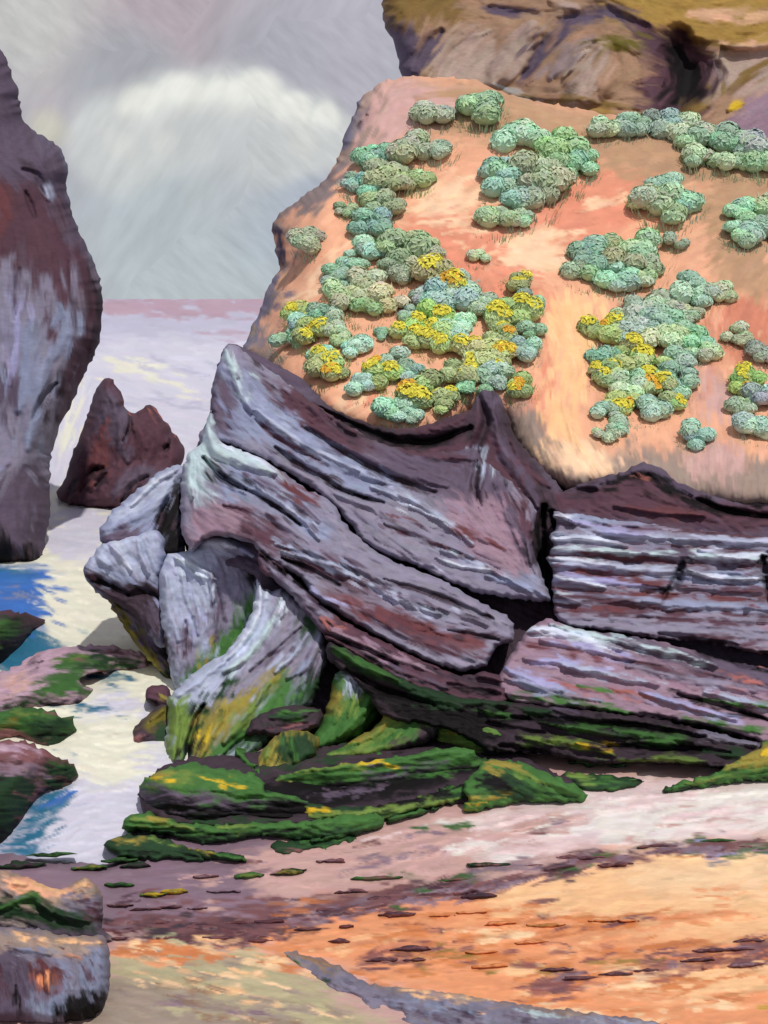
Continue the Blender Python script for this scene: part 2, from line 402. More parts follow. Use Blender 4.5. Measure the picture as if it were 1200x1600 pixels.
Rock('beach', '-700,1325 -20,1322 60,1330 120,1335 165,1338 200,1322 235,1305 330,1240 330,1190 500,1120 800,1100 1500,1090 2600,1100 2400,3600 -1500,3600 -1300,1500', None,
     base='N', k=.92, mix=6, mode='ground', zsurf=beach_z, na=.02, ns=110, s=2.2, dense=(-16, 1216, 1090, 1616), material=SANDM, jit=1.5,
     dab=(3.0, 46, 8, .02), cj=.07, flow=-.06, stretch=2.2, art='''
F Q 14 : -300,1300 300,1290 620,1270 640,1350 500,1400 300,1450 -300,1500
F N 16 : 480,1300 760,1250 1000,1200 1020,1240 800,1340 560,1400 420,1410 380,1350
F n 14 : 760,1270 860,1230 1000,1215 1400,1180 1400,1330 1000,1310 880,1330 800,1345 740,1330
F w 10 : 900,1260 1060,1235 1400,1215 1400,1275 1100,1300 980,1320 900,1300
F N 8 : 800,1175 900,1180 1010,1190 1120,1195 1100,1215 1000,1215 880,1215
F J 22 : 380,1450 560,1400 760,1385 900,1350 1400,1320 1400,1720 900,1620 700,1570 520,1510 420,1480
F I 26 : 760,1410 800,1370 950,1340 1100,1325 1400,1330 1400,1460 1100,1470 900,1440 760,1440
F i 24 : 1000,1350 1150,1335 1400,1340 1400,1400 1100,1400 980,1380
F I 14 : 900,1530 1100,1500 1400,1500 1400,1570 1000,1560
F X 12 : 190,1478 330,1478 440,1500 520,1560 620,1620 700,1800 100,1800 165,1560
F x 14 : 160,1530 300,1545 440,1590 540,1640 500,1800 -200,1800 120,1600
A : 300,1400 900,1330
A : 400,1450 1200,1400
A : 200,1490 520,1560
A : 700,1300 1200,1260
S q 26 .05 : 170,1440 260,1440 380,1450 440,1455
S q 22 .05 : 200,1465 300,1468 400,1470
S m 16 .04 : 180,1455 330,1450 440,1468
S q 30 .06 : 350,1425 480,1420 620,1400 740,1385
S m 16 .04 : 430,1428 560,1418 600,1412
S q 26 .06 : 620,1385 700,1390 800,1375 900,1345
S Q 24 .05 : 740,1360 860,1350 960,1345
S m 12 .03 : 860,1340 930,1332 1000,1340
S q 22 .05 : 1010,1322 1100,1328 1230,1310
S Q 18 .05 : 1030,1335 1120,1330 1240,1322
S L 9 .02 : 1100,1338 1230,1332
S G 8 .02 : 1060,1320 1130,1313
S q 9 : 780,1300 860,1300 910,1295
S Q 9 : 660,1330 730,1328
S G 8 .02 : 640,1295 700,1290 770,1292
S Q 7 : 650,1303 740,1302
S G 14 .03 : 570,1370 640,1365
S G 14 .03 : 700,1372 760,1368 800,1360
S r 20 .03 : 560,1500 620,1478 680,1475
S q 14 .03 : 600,1490 680,1500
S j 8 : 800,1442 900,1440 1050,1425
S j 10 : 820,1455 930,1450 1100,1440
S q 7 : 900,1455 980,1440 1050,1428
S J 9 : 700,1500 780,1490 860,1480
S j 8 : 640,1460 760,1455 800,1458
S j 7 : 660,1430 720,1428
S j 7 : 720,1488 780,1490
S j 8 : 740,1508 790,1510
S j 9 : 880,1495 960,1485 1000,1498
S Z 9 : 920,1502 1000,1500 1060,1505
S r 16 .03 : 860,1530 960,1522 1100,1510
S q 16 .03 : 1040,1495 1120,1480 1240,1475
S r 10 .03 : 800,1545 900,1538 960,1535
S m 10 .03 : 900,1520 1000,1512 1080,1508
S q 16 .05 : 1100,1510 1180,1500 1240,1505
S j 10 : 1000,1480 1100,1470
S j 8 : 330,1462 420,1468 500,1480
S j 12 : 390,1500 460,1515 500,1530
S j 10 : 540,1520 620,1540
S j 8 : 185,1492 220,1484 300,1480
S Y 8 : 1165,1568 1220,1572
S x 9 -.03 : 210,1535 270,1552 300,1560
S t 5 -.03 : 240,1550 330,1570 400,1590
S x 7 -.02 : 300,1580 400,1600
S i 7 : 330,1500 430,1510 520,1535
S i 7 : 300,1520 400,1530 470,1550
''' + '\n'.join(_b))
bpy.data.objects['beach']['kind'] = 'structure'

# ================================================================= left sea cliff
r = Rock('sea_cliff', '-700,-420 -330,-330 -110,-140 -30,20 0,75 12,98 28,140 36,185 55,205 92,228 106,262 103,285 112,330 135,385 153,425 161,470 155,535 135,580 112,632 92,672 79,715 77,760 79,800 70,845 62,892 -200,894 -700,894',
     lambda x, y: 36.0 + .011 * np.maximum(885 - y, 0) - .006 * np.maximum(60 - x, 0), base='b', k=1.0, material=STONE, s=2.4,
     rim=(60, 3.0), T=6, shrink=.3, na=.3, ns=110, flow=1.45, dab=(3.0, 70, 13, .07), cj=.06, mix=8, art='''
F V 10 : -700,400 120,400 150,500 110,640 80,720 80,890 -700,890
F v 12 : -700,-420 0,60 60,200 100,230 110,300 60,330 -700,400
F m 14 : -200,300 30,290 60,320 110,330 150,420 165,480 150,560 110,640 85,700 100,600 130,500 110,420 60,420 20,400 -200,420
F m 8 : -200,290 40,290 70,330 90,400 60,440 10,400 -200,400
F R 6 : -40,285 15,290 20,340 -5,380 -60,360
S v 30 -.15 : 75,240 85,300 100,350 110,400
S m 26 -.1 : 85,400 92,470 75,530
S D 16 -.3 : 35,265 60,275 72,305
S D 12 -.25 : 40,300 55,340
S B 9 .2 : 62,290 76,312
S D 13 -.2 : 108,410 115,460 125,520
S D 20 .3 : 148,430 158,480 145,550
S b 22 .1 : 100,480 105,520 85,560
S K 14 -.35 : 52,655 70,620 88,600
S D 16 .1 : 100,590 90,650 85,690
S v 20 .1 : 10,570 5,640 20,680
S L 18 .1 : 20,430 25,520 15,600
S v 14 -.15 : 30,420 22,500
S b 30 .2 : 50,500 45,580 30,640
S b 30 .2 : 70,560 45,700
S L 26 .2 : -10,730 10,725
S v 20 -.1 : 30,780 40,730 60,740
F v 8 : -700,760 50,750 80,800 70,890 -700,890
S V 16 .1 : 40,800 50,850
F K 5 : -700,850 -20,845 20,852 50,846 60,870 58,894 -700,894
S D 8 .1 : 20,850 25,885
S D 8 .1 : 45,850 50,885
''')
tag(r.obj, 'tall dark purple cliff rising from blue water at the left edge', 'cliff')

# ================================================================= twin peaked stack
r = Rock('sea_stack', '163,592 176,593 188,612 198,640 210,648 228,633 240,634 262,662 282,690 288,715 268,760 240,800 180,799 128,797 90,780 99,750 117,702 138,642 148,612',
     lambda x, y: 45.4 + .012 * (797 - y) + .8 * np.abs(x - 185) / 60, base='m', k=1.25, material=STONE, rim=(22, 1.6), T=5, shrink=.35, na=.3, ns=40,
     flow=1.2, dab=(2.6, 26, 7, .1), art='''
F v 8 : 150,600 190,620 200,660 180,700 150,680
F m 8 : 210,640 245,640 285,700 270,760 210,740
S v 18 .2 : 200,640 190,680 200,720
S D 7 -.4 : 202,640 205,665 192,690
S r 4 .1 : 188,622 204,648
S r 4 .1 : 240,636 276,682
S R 26 .1 : 165,660 155,720 140,760
S m 20 .2 : 210,660 230,700 220,760
S K 16 -.5 : 125,765 145,735 160,730
S D 14 -.3 : 150,760 165,740
S K 14 -.4 : 258,705 262,695
S K 18 -.4 : 190,785 205,765 230,745
S v 30 .1 : 180,770 220,740 260,740
S D 14 -.2 : 105,780 120,750
''')
tag(r.obj, 'maroon twin peaked rock standing in the sea behind the grey boulders', 'rock')

# ================================================================= far cliff, top right
r = Rock('sea_cliff', '596,-60 598,20 602,45 613,62 622,95 634,128 700,200 1000,260 1700,320 1700,-420 900,-500 600,-300',
     lambda x, y: 58 + .02 * (120 - y) + 3 * np.sin((x - 600) / 90.) * .5, base='t', k=1.1, material=STONE, s=2.4, rim=(40, 3), T=16, shrink=.3,
     na=.6, ns=90, flow=-1.0, dab=(2.6, 46, 10, .15), cj=.09, art='''
F t 12 : 600,20 760,10 900,60 1000,150 1000,260 620,200
F E 14 : 700,60 760,40 780,120 720,150 670,130
F v 6 : 598,28 640,40 655,60 650,110 640,140 610,100
F z 10 : 560,-300 730,-300 725,15 690,32 640,34 600,22
F Z 9 : 870,-400 1700,-400 1700,75 1130,68 1050,66 1000,40 930,10
S T 26 : 1080,20 1150,25 1240,20
S z 18 -.2 : 1050,66 1120,70 1240,62
S Z 12 .2 : 950,5 1010,35 1060,55
A : 650,140 720,40
A : 740,120 860,40
A : 860,150 960,60
S v 30 -.5 : 650,115 670,70 690,50
S v 22 -.3 : 765,12 800,20 840,22
S E 20 .3 : 860,0 900,14
S v 40 -.5 : 820,120 855,70 890,34 950,18 1010,40
S E 60 1.0 : 900,160 930,110 940,80
S E 50 .8 : 770,130 800,90 830,40
S e 26 .4 : 860,120 900,80 930,60
S x 8 .3 : 880,120 915,80
S t 30 .3 : 940,150 970,110 975,90
S o 26 .2 : 930,60 980,70 1000,80
S m 110 -2.5 : 1060,60 1070,110 1060,170
F m 10 : 985,35 1040,50 1075,75 1120,95 1135,130 1110,175 1060,190 1010,185 1000,140 1015,100
F K 10 : 1035,55 1075,80 1105,110 1100,150 1070,175 1035,165 1045,120
S T 16 1.0 : 1130,70 1170,72 1240,60
S v 24 -.3 : 1120,100 1130,140 1110,170
F E 10 : 1130,90 1230,80 1230,130 1150,150 1110,150
S z 12 .2 : 800,150 900,155 1000,170
S Z 12 .2 : 900,170 1000,185 1090,195
S z 20 .2 : 1060,180 1110,160 1180,110 1230,90
F Q 8 : 1140,185 1180,150 1240,130 1300,260 1100,230
S Y 16 .3 : 1140,170 1160,160
S p 5 : 770,130 800,142 850,158
''')  # black fill paints extra shade into the cleft
tag(r.obj, 'brown cliff with ochre grass top and dark cleft, behind the bushy slope', 'cliff')

# ================================================================= the headland
head = empty('rock_headland', (3.0, 22.0, 0.0))
tag(head, 'layered grey and maroon rock headland topped by an orange sand slope with bushes', 'headland')
def slopeY(x, y):
    b = 26.2 + .0262 * (745 - y) + .5 * np.sin(x / 70.) * .4
    return b + 3.5 * sst(520, 380, x) * sst(640, 500, y)
SL = Rock('sand_slope', '600,126 640,119 700,122 745,126 790,146 860,162 950,178 1060,192 1200,216 1600,260 1600,800 1200,800 1140,800 1080,790 1010,780 960,770 900,775 840,745 800,700 780,660 745,650 700,680 640,695 560,680 500,650 450,612 395,560 378,552 396,505 408,482 420,445 437,420 430,385 425,355 436,335 470,308 505,284 528,250 534,225 548,190 560,160 585,136',
     slopeY, base='S', k=.95, mix=9, material=EARTH, parent=head, s=2.4, rim=(50, 2.2), T=9, shrink=.25, na=.3, ns=110, flow=-.5, dab=(2.6, 38, 9, .06), cj=.07, art='''
F E 10 : 390,330 440,320 520,270 560,150 590,130 600,200 560,260 500,300 450,360 450,420 430,500 440,580 380,560
F T 16 : 600,130 760,130 900,170 1200,215 1600,260 1600,420 1200,340 1050,270 900,240 760,220 640,210
F N 16 : 590,130 700,135 700,170 620,220 570,240
F S 14 : 600,260 1000,260 1100,400 1100,800 600,720 440,600 450,450
F A 12 : 640,330 780,330 760,420 640,420
F A 12 : 740,400 840,430 850,480 700,500 650,470
F s 12 : 660,285 740,280 755,310 700,340 650,330
F s 12 : 780,380 900,340 960,300 1000,310 900,400 860,430 800,410
F A 14 : 880,280 1010,260 1020,320 940,380 860,380
F I 10 : 860,470 935,470 925,560 900,640 910,720 850,730 845,660 870,600 855,520
F A 10 : 820,620 850,600 850,680 800,640
F E 14 : 790,620 840,640 870,720 1000,700 1200,720 1600,720 1600,820 850,810 780,700
F s 12 : 870,690 930,690 960,730 900,745 860,720
F N 14 : 1090,690 1160,690 1160,740 1080,740
F a 14 : 1120,480 1220,470 1220,560 1130,560
F a 12 : 1080,610 1120,560 1110,640
F T 16 : 1090,330 1140,300 1240,420 1240,480 1130,440
F N 12 : 1080,570 1140,600 1150,660 1100,650
F T 12 : 880,230 1000,230 1080,270 1070,300 960,270
F s 10 : 440,470 500,450 530,410 560,365 550,400 500,440 470,475
S s 14 .05 : 480,445 520,405 555,372
S s 14 .05 : 445,472 500,455
F s 10 : 520,630 600,590 640,570 700,600 620,620 540,650
S s 10 .05 : 570,600 640,572
S A 20 : 600,340 620,370
S A 14 : 720,415 760,440 740,480
S s 14 .08 : 640,330 690,310 740,292
S s 12 .08 : 660,350 720,345 745,338
S s 10 .08 : 690,365 760,360
S s 12 .08 : 780,405 830,415 870,420
S s 12 .08 : 830,375 900,360
S s 12 .08 : 900,330 980,310
S i 16 .06 : 870,500 900,560 890,630
S i 12 .06 : 880,640 900,690 930,725
S i 8 .06 : 720,388 732,386
S A 12 : 850,560 845,620
S T 14 .1 : 650,150 740,145 780,160
S p 6 .1 : 770,132 800,145 860,160
S V 16 -.2 : 556,160 545,190 535,225
S D 9 -.3 : 575,180 560,200
S V 18 -.2 : 430,350 440,390 435,420
S V 14 -.1 : 415,470 410,500
S e 14 -.1 : 440,350 500,300 540,270
S V 26 .1 : 405,500 420,450 440,420
S v 20 .15 : 428,352 442,380 440,412
S V 26 .1 : 560,150 548,190 536,228
S e 30 .05 : 440,345 500,300 535,260
S V 24 .05 : 384,545 400,520 410,490
S A 24 : 780,370 830,345 880,320
S A 18 : 620,600 560,640
S A 20 : 760,400 740,440
S a 12 : 620,480 660,500
S A 16 : 850,520 850,600 842,640
S I 20 .04 : 900,490 905,560 885,650 905,710
''')
cliffY = lambda x, y: 20.6 + .0115 * (1190 - y) + .9 * np.clip((430 - x) / 130., 0, 2) ** 2 * .8
Rock('cliff_face', '352,540 366,536 405,556 440,575 470,590 500,625 540,648 600,668 650,668 700,652 735,640 748,614 772,610 792,640 806,684 836,716 868,752 880,768 915,752 945,744 975,738 1000,722 1030,730 1060,752 1110,772 1145,780 1180,758 1230,748 1500,735 1600,1196 1200,1200 1060,1196 920,1192 800,1180 700,1180 600,1190 500,1130 420,1010 395,900 300,880 283,810 288,730 312,690 330,640 334,595 345,560',
     lambda x, y: cliffY(x, y) + .25, base='v', k=1.1, material=STONE, parent=head, s=2.2, strata=(.10, 20), rim=(10, .5), T=6, shrink=.2, na=.25, ns=80, flow=.45, dab=(2.6, 34, 8, .06), art='''
F D 10 : 500,630 740,650 790,640 860,760 880,800 880,960 820,1000 700,1000 520,700
F m 12 : 560,660 700,670 750,640 800,700 840,790 800,860 700,760
F D 5 : 560,655 640,668 740,640 745,670 700,695 620,705 540,680
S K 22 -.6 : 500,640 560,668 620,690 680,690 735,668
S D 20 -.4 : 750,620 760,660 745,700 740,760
S m 16 .1 : 600,665 680,668 735,645
S v 20 .2 : 770,640 785,700 820,750 840,790
S m 16 .1 : 800,690 830,740 860,760
S B 10 .1 : 752,700 745,730 748,760
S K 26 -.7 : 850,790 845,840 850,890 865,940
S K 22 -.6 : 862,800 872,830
F m 8 : 860,775 900,765 1000,740 1100,780 1200,790 1600,780 1600,830 1200,830 1000,815 880,800
S K 18 -.12 : 940,758 1000,742 1030,750 1080,775
S K 16 -.1 : 1012,742 1050,775 1100,790 1160,800
S D 16 -.4 : 880,770 930,765
S K 20 -.4 : 1150,780 1180,785 1240,775
S r 6 .1 : 995,740 1005,745
S R 10 .2 : 960,790 1040,800 1100,805
S K 14 -.4 : 1090,780 1140,800 1230,812
F D 8 : 700,950 860,950 800,1030 760,1080 700,1060
F D 8 : 520,960 560,1000 700,1080 800,1110 1600,1150 1600,1200 600,1200 500,1130
''')  # dark fills paint shade under the overhang and between slabs
# upper slab: strata run down to the right, pale strokes paint highlights on them
Rock('upper_slab', '350,545 364,538 395,560 440,592 478,622 520,650 580,686 640,704 700,706 740,700 756,720 790,745 820,772 838,800 832,840 838,870 850,905 862,938 838,940 790,934 740,925 690,905 640,880 600,868 565,845 530,800 500,772 460,745 420,722 385,705 345,692 318,700 312,680 326,650 333,600',
     lambda x, y: cliffY(x, y) - .75, base='V', k=1.2, material=STONE, parent=head, rim=(9, .5), strata=(.13, 24), T=2.5, na=.14, ns=60, flow=.55, dab=(2.8, 40, 8, .07), art='''
F b 10 : 340,560 400,600 480,660 560,720 640,760 560,770 460,720 380,680 330,690 330,600
F v 8 : 334,580 352,590 368,640 360,680 330,670
F m 8 : 420,590 520,660 600,700 560,720 480,670 430,620
F v 10 : 580,690 740,700 800,760 760,800 640,760
F Q 10 : 700,780 800,780 840,850 800,900 720,850
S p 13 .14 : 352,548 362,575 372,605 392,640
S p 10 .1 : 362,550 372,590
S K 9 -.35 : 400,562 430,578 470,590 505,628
S D 8 -.3 : 395,560 410,578
S m 22 .1 : 430,600 500,640 560,680
S D 16 -.3 : 500,640 540,675 600,690 680,705
S m 12 .1 : 590,690 680,712 740,716
S b 20 .16 : 385,630 450,680 520,720 600,752
S B 9 .14 : 400,640 470,690 560,735
S D 14 -.3 : 430,700 480,735 530,760
S m 14 -.1 : 400,655 440,690 500,720
S D 16 -.3 : 480,670 560,720 620,750 680,770
S v 12 .1 : 520,690 620,735 700,760
S B 11 .16 : 580,760 640,780 700,815 740,850
S V 16 .14 : 520,770 600,800 660,840 740,870
S R 10 .05 : 690,820 740,835 790,860
S m 12 -.1 : 600,820 700,860 780,890
S W 5 .1 : 680,870 720,885 760,890 800,905
S W 4 .1 : 640,790 690,815 720,840
S B 8 .12 : 690,860 760,885 830,925
S b 12 .12 : 760,900 820,915 858,935
S D 12 -.25 : 745,720 740,760 752,790
S B 8 .14 : 756,718 752,750 748,765
S K 10 -.3 : 788,700 790,760
S m 20 .1 : 800,770 820,800 826,850
S v 20 .1 : 780,760 800,810 830,880
S K 14 -.2 : 835,880 838,830
S K 10 -.3 : 520,760 560,775 600,785
S R 6 .05 : 610,800 660,820
S V 26 .1 : 560,800 620,850 680,885
''')
# middle slab, its pale upper left end a painted highlight
Rock('middle_slab', '330,640 345,690 400,712 440,735 480,765 516,780 534,812 562,842 598,868 640,886 690,906 745,938 800,968 800,1004 775,1010 760,1040 720,1050 660,1030 600,1000 545,968 520,952 490,935 470,905 430,880 405,862 395,850 350,838 318,842 300,862 286,840 282,800 284,740 296,706 316,690',
     lambda x, y: cliffY(x, y) - 1.15, base='V', k=1.2, material=STONE, parent=head, rim=(9, .5), strata=(.13, 22), T=2.5, na=.12, ns=60, flow=.5, dab=(2.8, 40, 8, .07), art='''
F p 8 : 290,690 305,680 330,650 340,690 400,715 430,735 420,745 370,730 330,720 325,760 345,790 300,770 288,760
F b 8 : 340,720 420,745 480,790 520,830 500,850 420,790 350,780
F m 10 : 300,790 360,800 430,830 520,870 600,920 560,930 460,880 380,840 310,830
F Q 8 : 300,800 340,780 400,800 360,830 300,850
F R 8 : 500,918 560,935 640,960 700,985 760,1000 740,1020 640,990 560,965
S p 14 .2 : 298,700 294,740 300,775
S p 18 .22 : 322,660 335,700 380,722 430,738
S W 8 .12 : 338,690 400,716 440,738
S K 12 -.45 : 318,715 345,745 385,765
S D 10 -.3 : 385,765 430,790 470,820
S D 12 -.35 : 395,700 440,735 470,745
S v 12 .1 : 380,740 440,770 500,815
S B 9 .14 : 400,760 460,800 500,842
S R 14 .05 : 440,740 460,770 500,790
S m 14 -.1 : 350,790 420,815 480,850
S V 18 .12 : 420,800 480,850 540,900
S B 9 .12 : 440,860 520,885 600,925 680,950
S b 10 .1 : 430,850 480,860 560,890
S K 8 -.3 : 440,872 490,892 530,915
S v 16 .1 : 540,870 620,925 700,955
S B 9 .14 : 600,930 640,945 690,960
S L 9 .12 : 450,900 480,920 530,945
S V 18 .1 : 560,890 660,930 760,975
S m 20 .08 : 560,950 660,1000 740,1030
S D 10 -.25 : 600,905 680,930 770,968
S m 10 -.15 : 500,860 560,900
S D 8 -.2 : 700,985 780,1000
''')
# lower slab above the green ledges
Rock('lower_slab', '404,862 440,885 475,915 500,940 545,975 600,1003 660,1032 720,1055 765,1050 790,1062 790,1100 760,1112 700,1090 640,1072 590,1045 545,1018 512,1000 480,960 450,925 425,905 405,890',
     lambda x, y: cliffY(x, y) - 1.35, base='m', k=1.2, material=STONE, parent=head, rim=(7, .35), strata=(.10, 15), T=2, na=.1, ns=50, flow=.45, dab=(2.8, 32, 7, .06), art='''
F v 6 : 400,865 470,920 520,960 500,985 440,920
S K 12 -.4 : 405,868 460,905 510,945
S V 12 .12 : 420,885 470,930 520,975
S K 14 -.4 : 500,945 560,975 620,1005 660,1015
S Q 10 .12 : 520,985 600,1020 680,1050
S v 10 .1 : 540,1000 620,1045 700,1075
S K 10 -.3 : 510,990 560,1010 620,1038
S D 16 -.3 : 660,1040 720,1060 790,1070
S r 5 .1 : 500,965 515,985
S K 18 -.2 : 700,1070 780,1085
''')
art = []
rg = np.random.default_rng(5)
for k_ in range(16):
    y = 806 + k_ * 12.5
    cc = 'bmBQpmBmLRbmmVmQ'[k_]; dz = {'B': .16, 'b': .1, 'p': .2, 'L': .12}.get(cc, -.05)
    x = 858
    while x < 1250:
        l = rg.uniform(90, 220); sl = .10 + .03 * (k_ / 16)
        art.append('S %s %.0f %.2f : %.0f,%.0f %.0f,%.0f %.0f,%.0f' % (cc, rg.uniform(8, 14), dz, x, y + (x - 860) * sl * .5, x + l / 2, y + (x + l / 2 - 860) * sl * .5 + rg.uniform(-3, 3), x + l, y + (x + l - 860) * sl * .5))
        x += l * rg.uniform(.8, 1.1)
        if rg.random() < .3: cc = rg.choice(['V', 'm', 'Q', 'b'])
Rock('banded_block', '866,800 880,803 900,802 960,812 1040,822 1120,832 1200,838 1600,850 1600,1040 1200,1024 1140,1010 1060,1000 1000,995 940,985 890,978 868,965 866,940 862,915 866,890 856,872 866,850 858,838 870,822',
     lambda x, y: cliffY(x, y) - .9, base='V', k=1.2, material=STONE, parent=head, rim=(7, .4), strata=(.10, 15), T=2.5, na=.1, ns=70, flow=.08, dab=(2.6, 44, 7, .06), art='\n'.join(art) + '''
S W 9 .2 : 862,808 880,806 900,818
S W 10 .2 : 862,842 920,842 980,852
S W 9 .2 : 858,872 900,874 960,884
S W 8 .2 : 862,900 900,908 945,918
S W 7 .2 : 872,930 905,940
S L 10 .15 : 890,812 940,828 1010,836
S R 12 -.05 : 895,862 960,870 1040,872
S R 14 -.05 : 880,885 950,900 1040,915
S R 16 -.05 : 880,955 950,950 1040,950
S m 18 -.05 : 880,930 960,940 1060,960
S W 9 .2 : 1090,858 1140,868 1200,866
S W 8 .2 : 1075,890 1120,903 1190,904
S v 20 -.1 : 1045,842 1070,870 1080,880
S R 8 0 : 1044,840 1062,858
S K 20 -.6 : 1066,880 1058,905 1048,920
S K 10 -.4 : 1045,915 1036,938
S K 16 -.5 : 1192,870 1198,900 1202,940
S K 12 -.4 : 1185,880 1210,860
S D 12 -.25 : 1030,990 1090,1000 1150,1008
S K 12 -.3 : 1040,1000 1110,1015 1200,1022
''')  # white left ends are highlights painted over the layered stone
Rock('striped_shelf', '842,972 862,968 900,982 960,990 1020,1000 1080,1016 1150,1035 1240,1048 1600,1080 1600,1180 1240,1170 1180,1160 1110,1140 1040,1126 980,1118 900,1108 850,1105 800,1098 778,1080 782,1050 790,1035 806,1010 820,990',
     lambda x, y: cliffY(x, y) - 1.3, base='Q', k=1.2, material=STONE, parent=head, rim=(8, .45), strata=(.10, 16), T=2.5, na=.1, ns=70, flow=.22, dab=(2.8, 44, 7, .06), art='''
F v 8 : 900,980 1000,995 1100,1020 1600,1060 1600,1120 1200,1080 1060,1040 960,1010
S W 16 .2 : 815,985 860,985 920,1000 970,1015
S p 10 .2 : 860,975 960,1000 1060,1022 1120,1040
S L 12 .15 : 845,1000 920,1012 990,1030
S R 9 .02 : 815,1008 880,1020 960,1035
S L 12 .15 : 820,1030 880,1035 950,1050
S B 9 .15 : 880,1040 950,1055 1030,1070
S L 16 .2 : 782,1040 820,1058 880,1078
S b 10 .12 : 790,1060 860,1080 940,1095
S r 6 .03 : 850,1062 920,1078 1000,1098
S r 9 .03 : 960,1078 1010,1085 1070,1100
S r 9 .03 : 1090,1068 1140,1060 1190,1070
S r 12 .05 : 1165,1035 1220,1042
S L 10 .15 : 1000,1080 1080,1105 1150,1125
S V 16 .1 : 980,1040 1080,1060 1180,1080
S m 12 -.1 : 960,1030 1060,1050 1140,1062
S B 8 .15 : 1100,1080 1160,1095 1230,1110
S K 10 -.35 : 1050,1000 1100,1020 1200,1050 1260,1060
S K 12 -.35 : 1060,1085 1120,1100 1200,1125
S G 8 .05 : 900,1070 960,1082
S G 10 .08 : 1100,1095 1200,1105
S m 12 -.1 : 850,1090 950,1110
S G 10 .1 : 800,1085 880,1095 980,1115
S G 10 .1 : 1060,1125 1120,1130 1190,1145
S D 10 -.2 : 1000,1115 1080,1130 1180,1155
''')  # palest stripes mix stone bands with painted highlights
Rock('mossy_foot', '512,1002 540,1012 600,1046 660,1072 720,1088 800,1096 900,1108 1000,1118 1100,1140 1200,1160 1600,1170 1600,1205 1180,1206 1090,1196 1000,1192 930,1194 870,1182 820,1176 760,1172 700,1140 640,1130 600,1120 570,1080 540,1050 512,1030',
     lambda x, y: cliffY(x, y) - 1.45 + .0 * x, base='D', k=.9, material=MOSSY, parent=head, strata=(.14, 14), rim=(7, .35), T=2.5, na=.12, ns=50, flow=.2, dab=(2.6, 34, 7, .06), art='''
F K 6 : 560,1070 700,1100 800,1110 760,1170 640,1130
S g 20 .2 : 516,1010 560,1040 640,1072 720,1092 790,1100
S G 12 .2 : 520,1010 570,1038 620,1062
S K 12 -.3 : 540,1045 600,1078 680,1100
S g 16 .1 : 640,1085 720,1105
S G 11 .2 : 750,1108 790,1118
S g 12 .15 : 850,1130 920,1140 980,1152
S G 13 .2 : 830,1122 900,1135 960,1148
S v 9 .1 : 860,1105 900,1118
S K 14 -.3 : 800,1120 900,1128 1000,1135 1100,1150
S G 14 .2 : 960,1140 1020,1150 1080,1158
S H 15 .2 : 810,1150 870,1158 930,1168 960,1180
S Y 6 .1 : 900,1160 950,1172
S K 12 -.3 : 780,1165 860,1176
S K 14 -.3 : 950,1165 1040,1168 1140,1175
S G 10 .2 : 1000,1158 1060,1165
S V 14 .15 : 1085,1145 1130,1152 1180,1162
S g 14 .1 : 1100,1172 1170,1180 1240,1175
S H 14 .2 : 1010,1185 1060,1184 1100,1190
S g 12 .1 : 820,1110 860,1112
S D 12 -.2 : 760,1130 800,1140 850,1145
''')

# ================================================================= boulders at the water's edge
def boulder(name, outline, Y0, rb, lean, base, art, label, cat='boulder', group=None, k=1.25, flow=0.0, material=None, rim=(11, .55), dab=(2.8, 30, 7, .05), T=2.2, na=.12, ns=45, strata=(.06, 26)):
    r = Rock(name, outline, lambda x, y: Y0 + lean * (rb - y), base=base, k=k, material=material or STONE, rim=rim, T=T, shrink=.25, na=na, ns=ns, flow=flow, dab=dab, art=art, strata=strata)
    return tag(r.obj, label, cat, group)
GB = 'grey boulders at the foot of the headland'
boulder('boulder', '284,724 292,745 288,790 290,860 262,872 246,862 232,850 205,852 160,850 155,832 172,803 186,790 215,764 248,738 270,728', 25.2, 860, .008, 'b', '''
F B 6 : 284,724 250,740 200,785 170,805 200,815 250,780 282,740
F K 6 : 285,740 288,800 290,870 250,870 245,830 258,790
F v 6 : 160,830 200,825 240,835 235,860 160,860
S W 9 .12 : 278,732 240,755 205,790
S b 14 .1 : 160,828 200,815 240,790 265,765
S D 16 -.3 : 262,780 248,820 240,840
''', 'slanting grey boulder with a pale top edge, just before the maroon twin peaked rock', group=GB, flow=-.7)  # black right side is painted shade, pale top edge a painted highlight
boulder('boulder', '128,892 138,878 148,862 160,848 200,838 240,826 258,840 262,870 252,900 258,960 262,1010 244,1008 228,985 212,962 185,945 165,935 145,920', 24.6, 1000, .003, 'b', '''
F B 8 : 150,850 240,830 250,860 235,900 180,890 140,880
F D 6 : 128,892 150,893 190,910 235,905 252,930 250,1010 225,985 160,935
S W 9 .12 : 170,850 190,870 205,890
S B 9 .12 : 215,840 222,870 232,895
S B 9 .1 : 150,870 170,885
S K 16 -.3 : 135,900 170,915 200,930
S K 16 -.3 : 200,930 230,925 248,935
S m 10 .1 : 130,893 150,905
S v 16 .05 : 230,940 240,980
''', 'blunt grey boulder jutting left over the water with a dark overhanging underside', group=GB, flow=1.1)  # light top and dark underside are painted into the colour
boulder('boulder', '167,934 195,946 225,960 250,985 262,1000 285,1020 290,1075 262,1064 240,1040 214,1008 188,970', 24.9, 1060, .006, 'o', '''
F O 5 : 167,934 190,955 225,1010 262,1064 245,1060 200,1000
F v 5 : 190,945 230,965 260,1000 275,1060 250,1040 225,1000
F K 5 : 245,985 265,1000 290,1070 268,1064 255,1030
S o 10 .1 : 175,945 205,990 240,1035
S B 6 .08 : 225,975 240,995
S g 8 .05 : 250,1050 262,1062
''', 'narrow olive green rock wedge pointing down into the pale water', group=GB, flow=.95, rim=(10, .4))
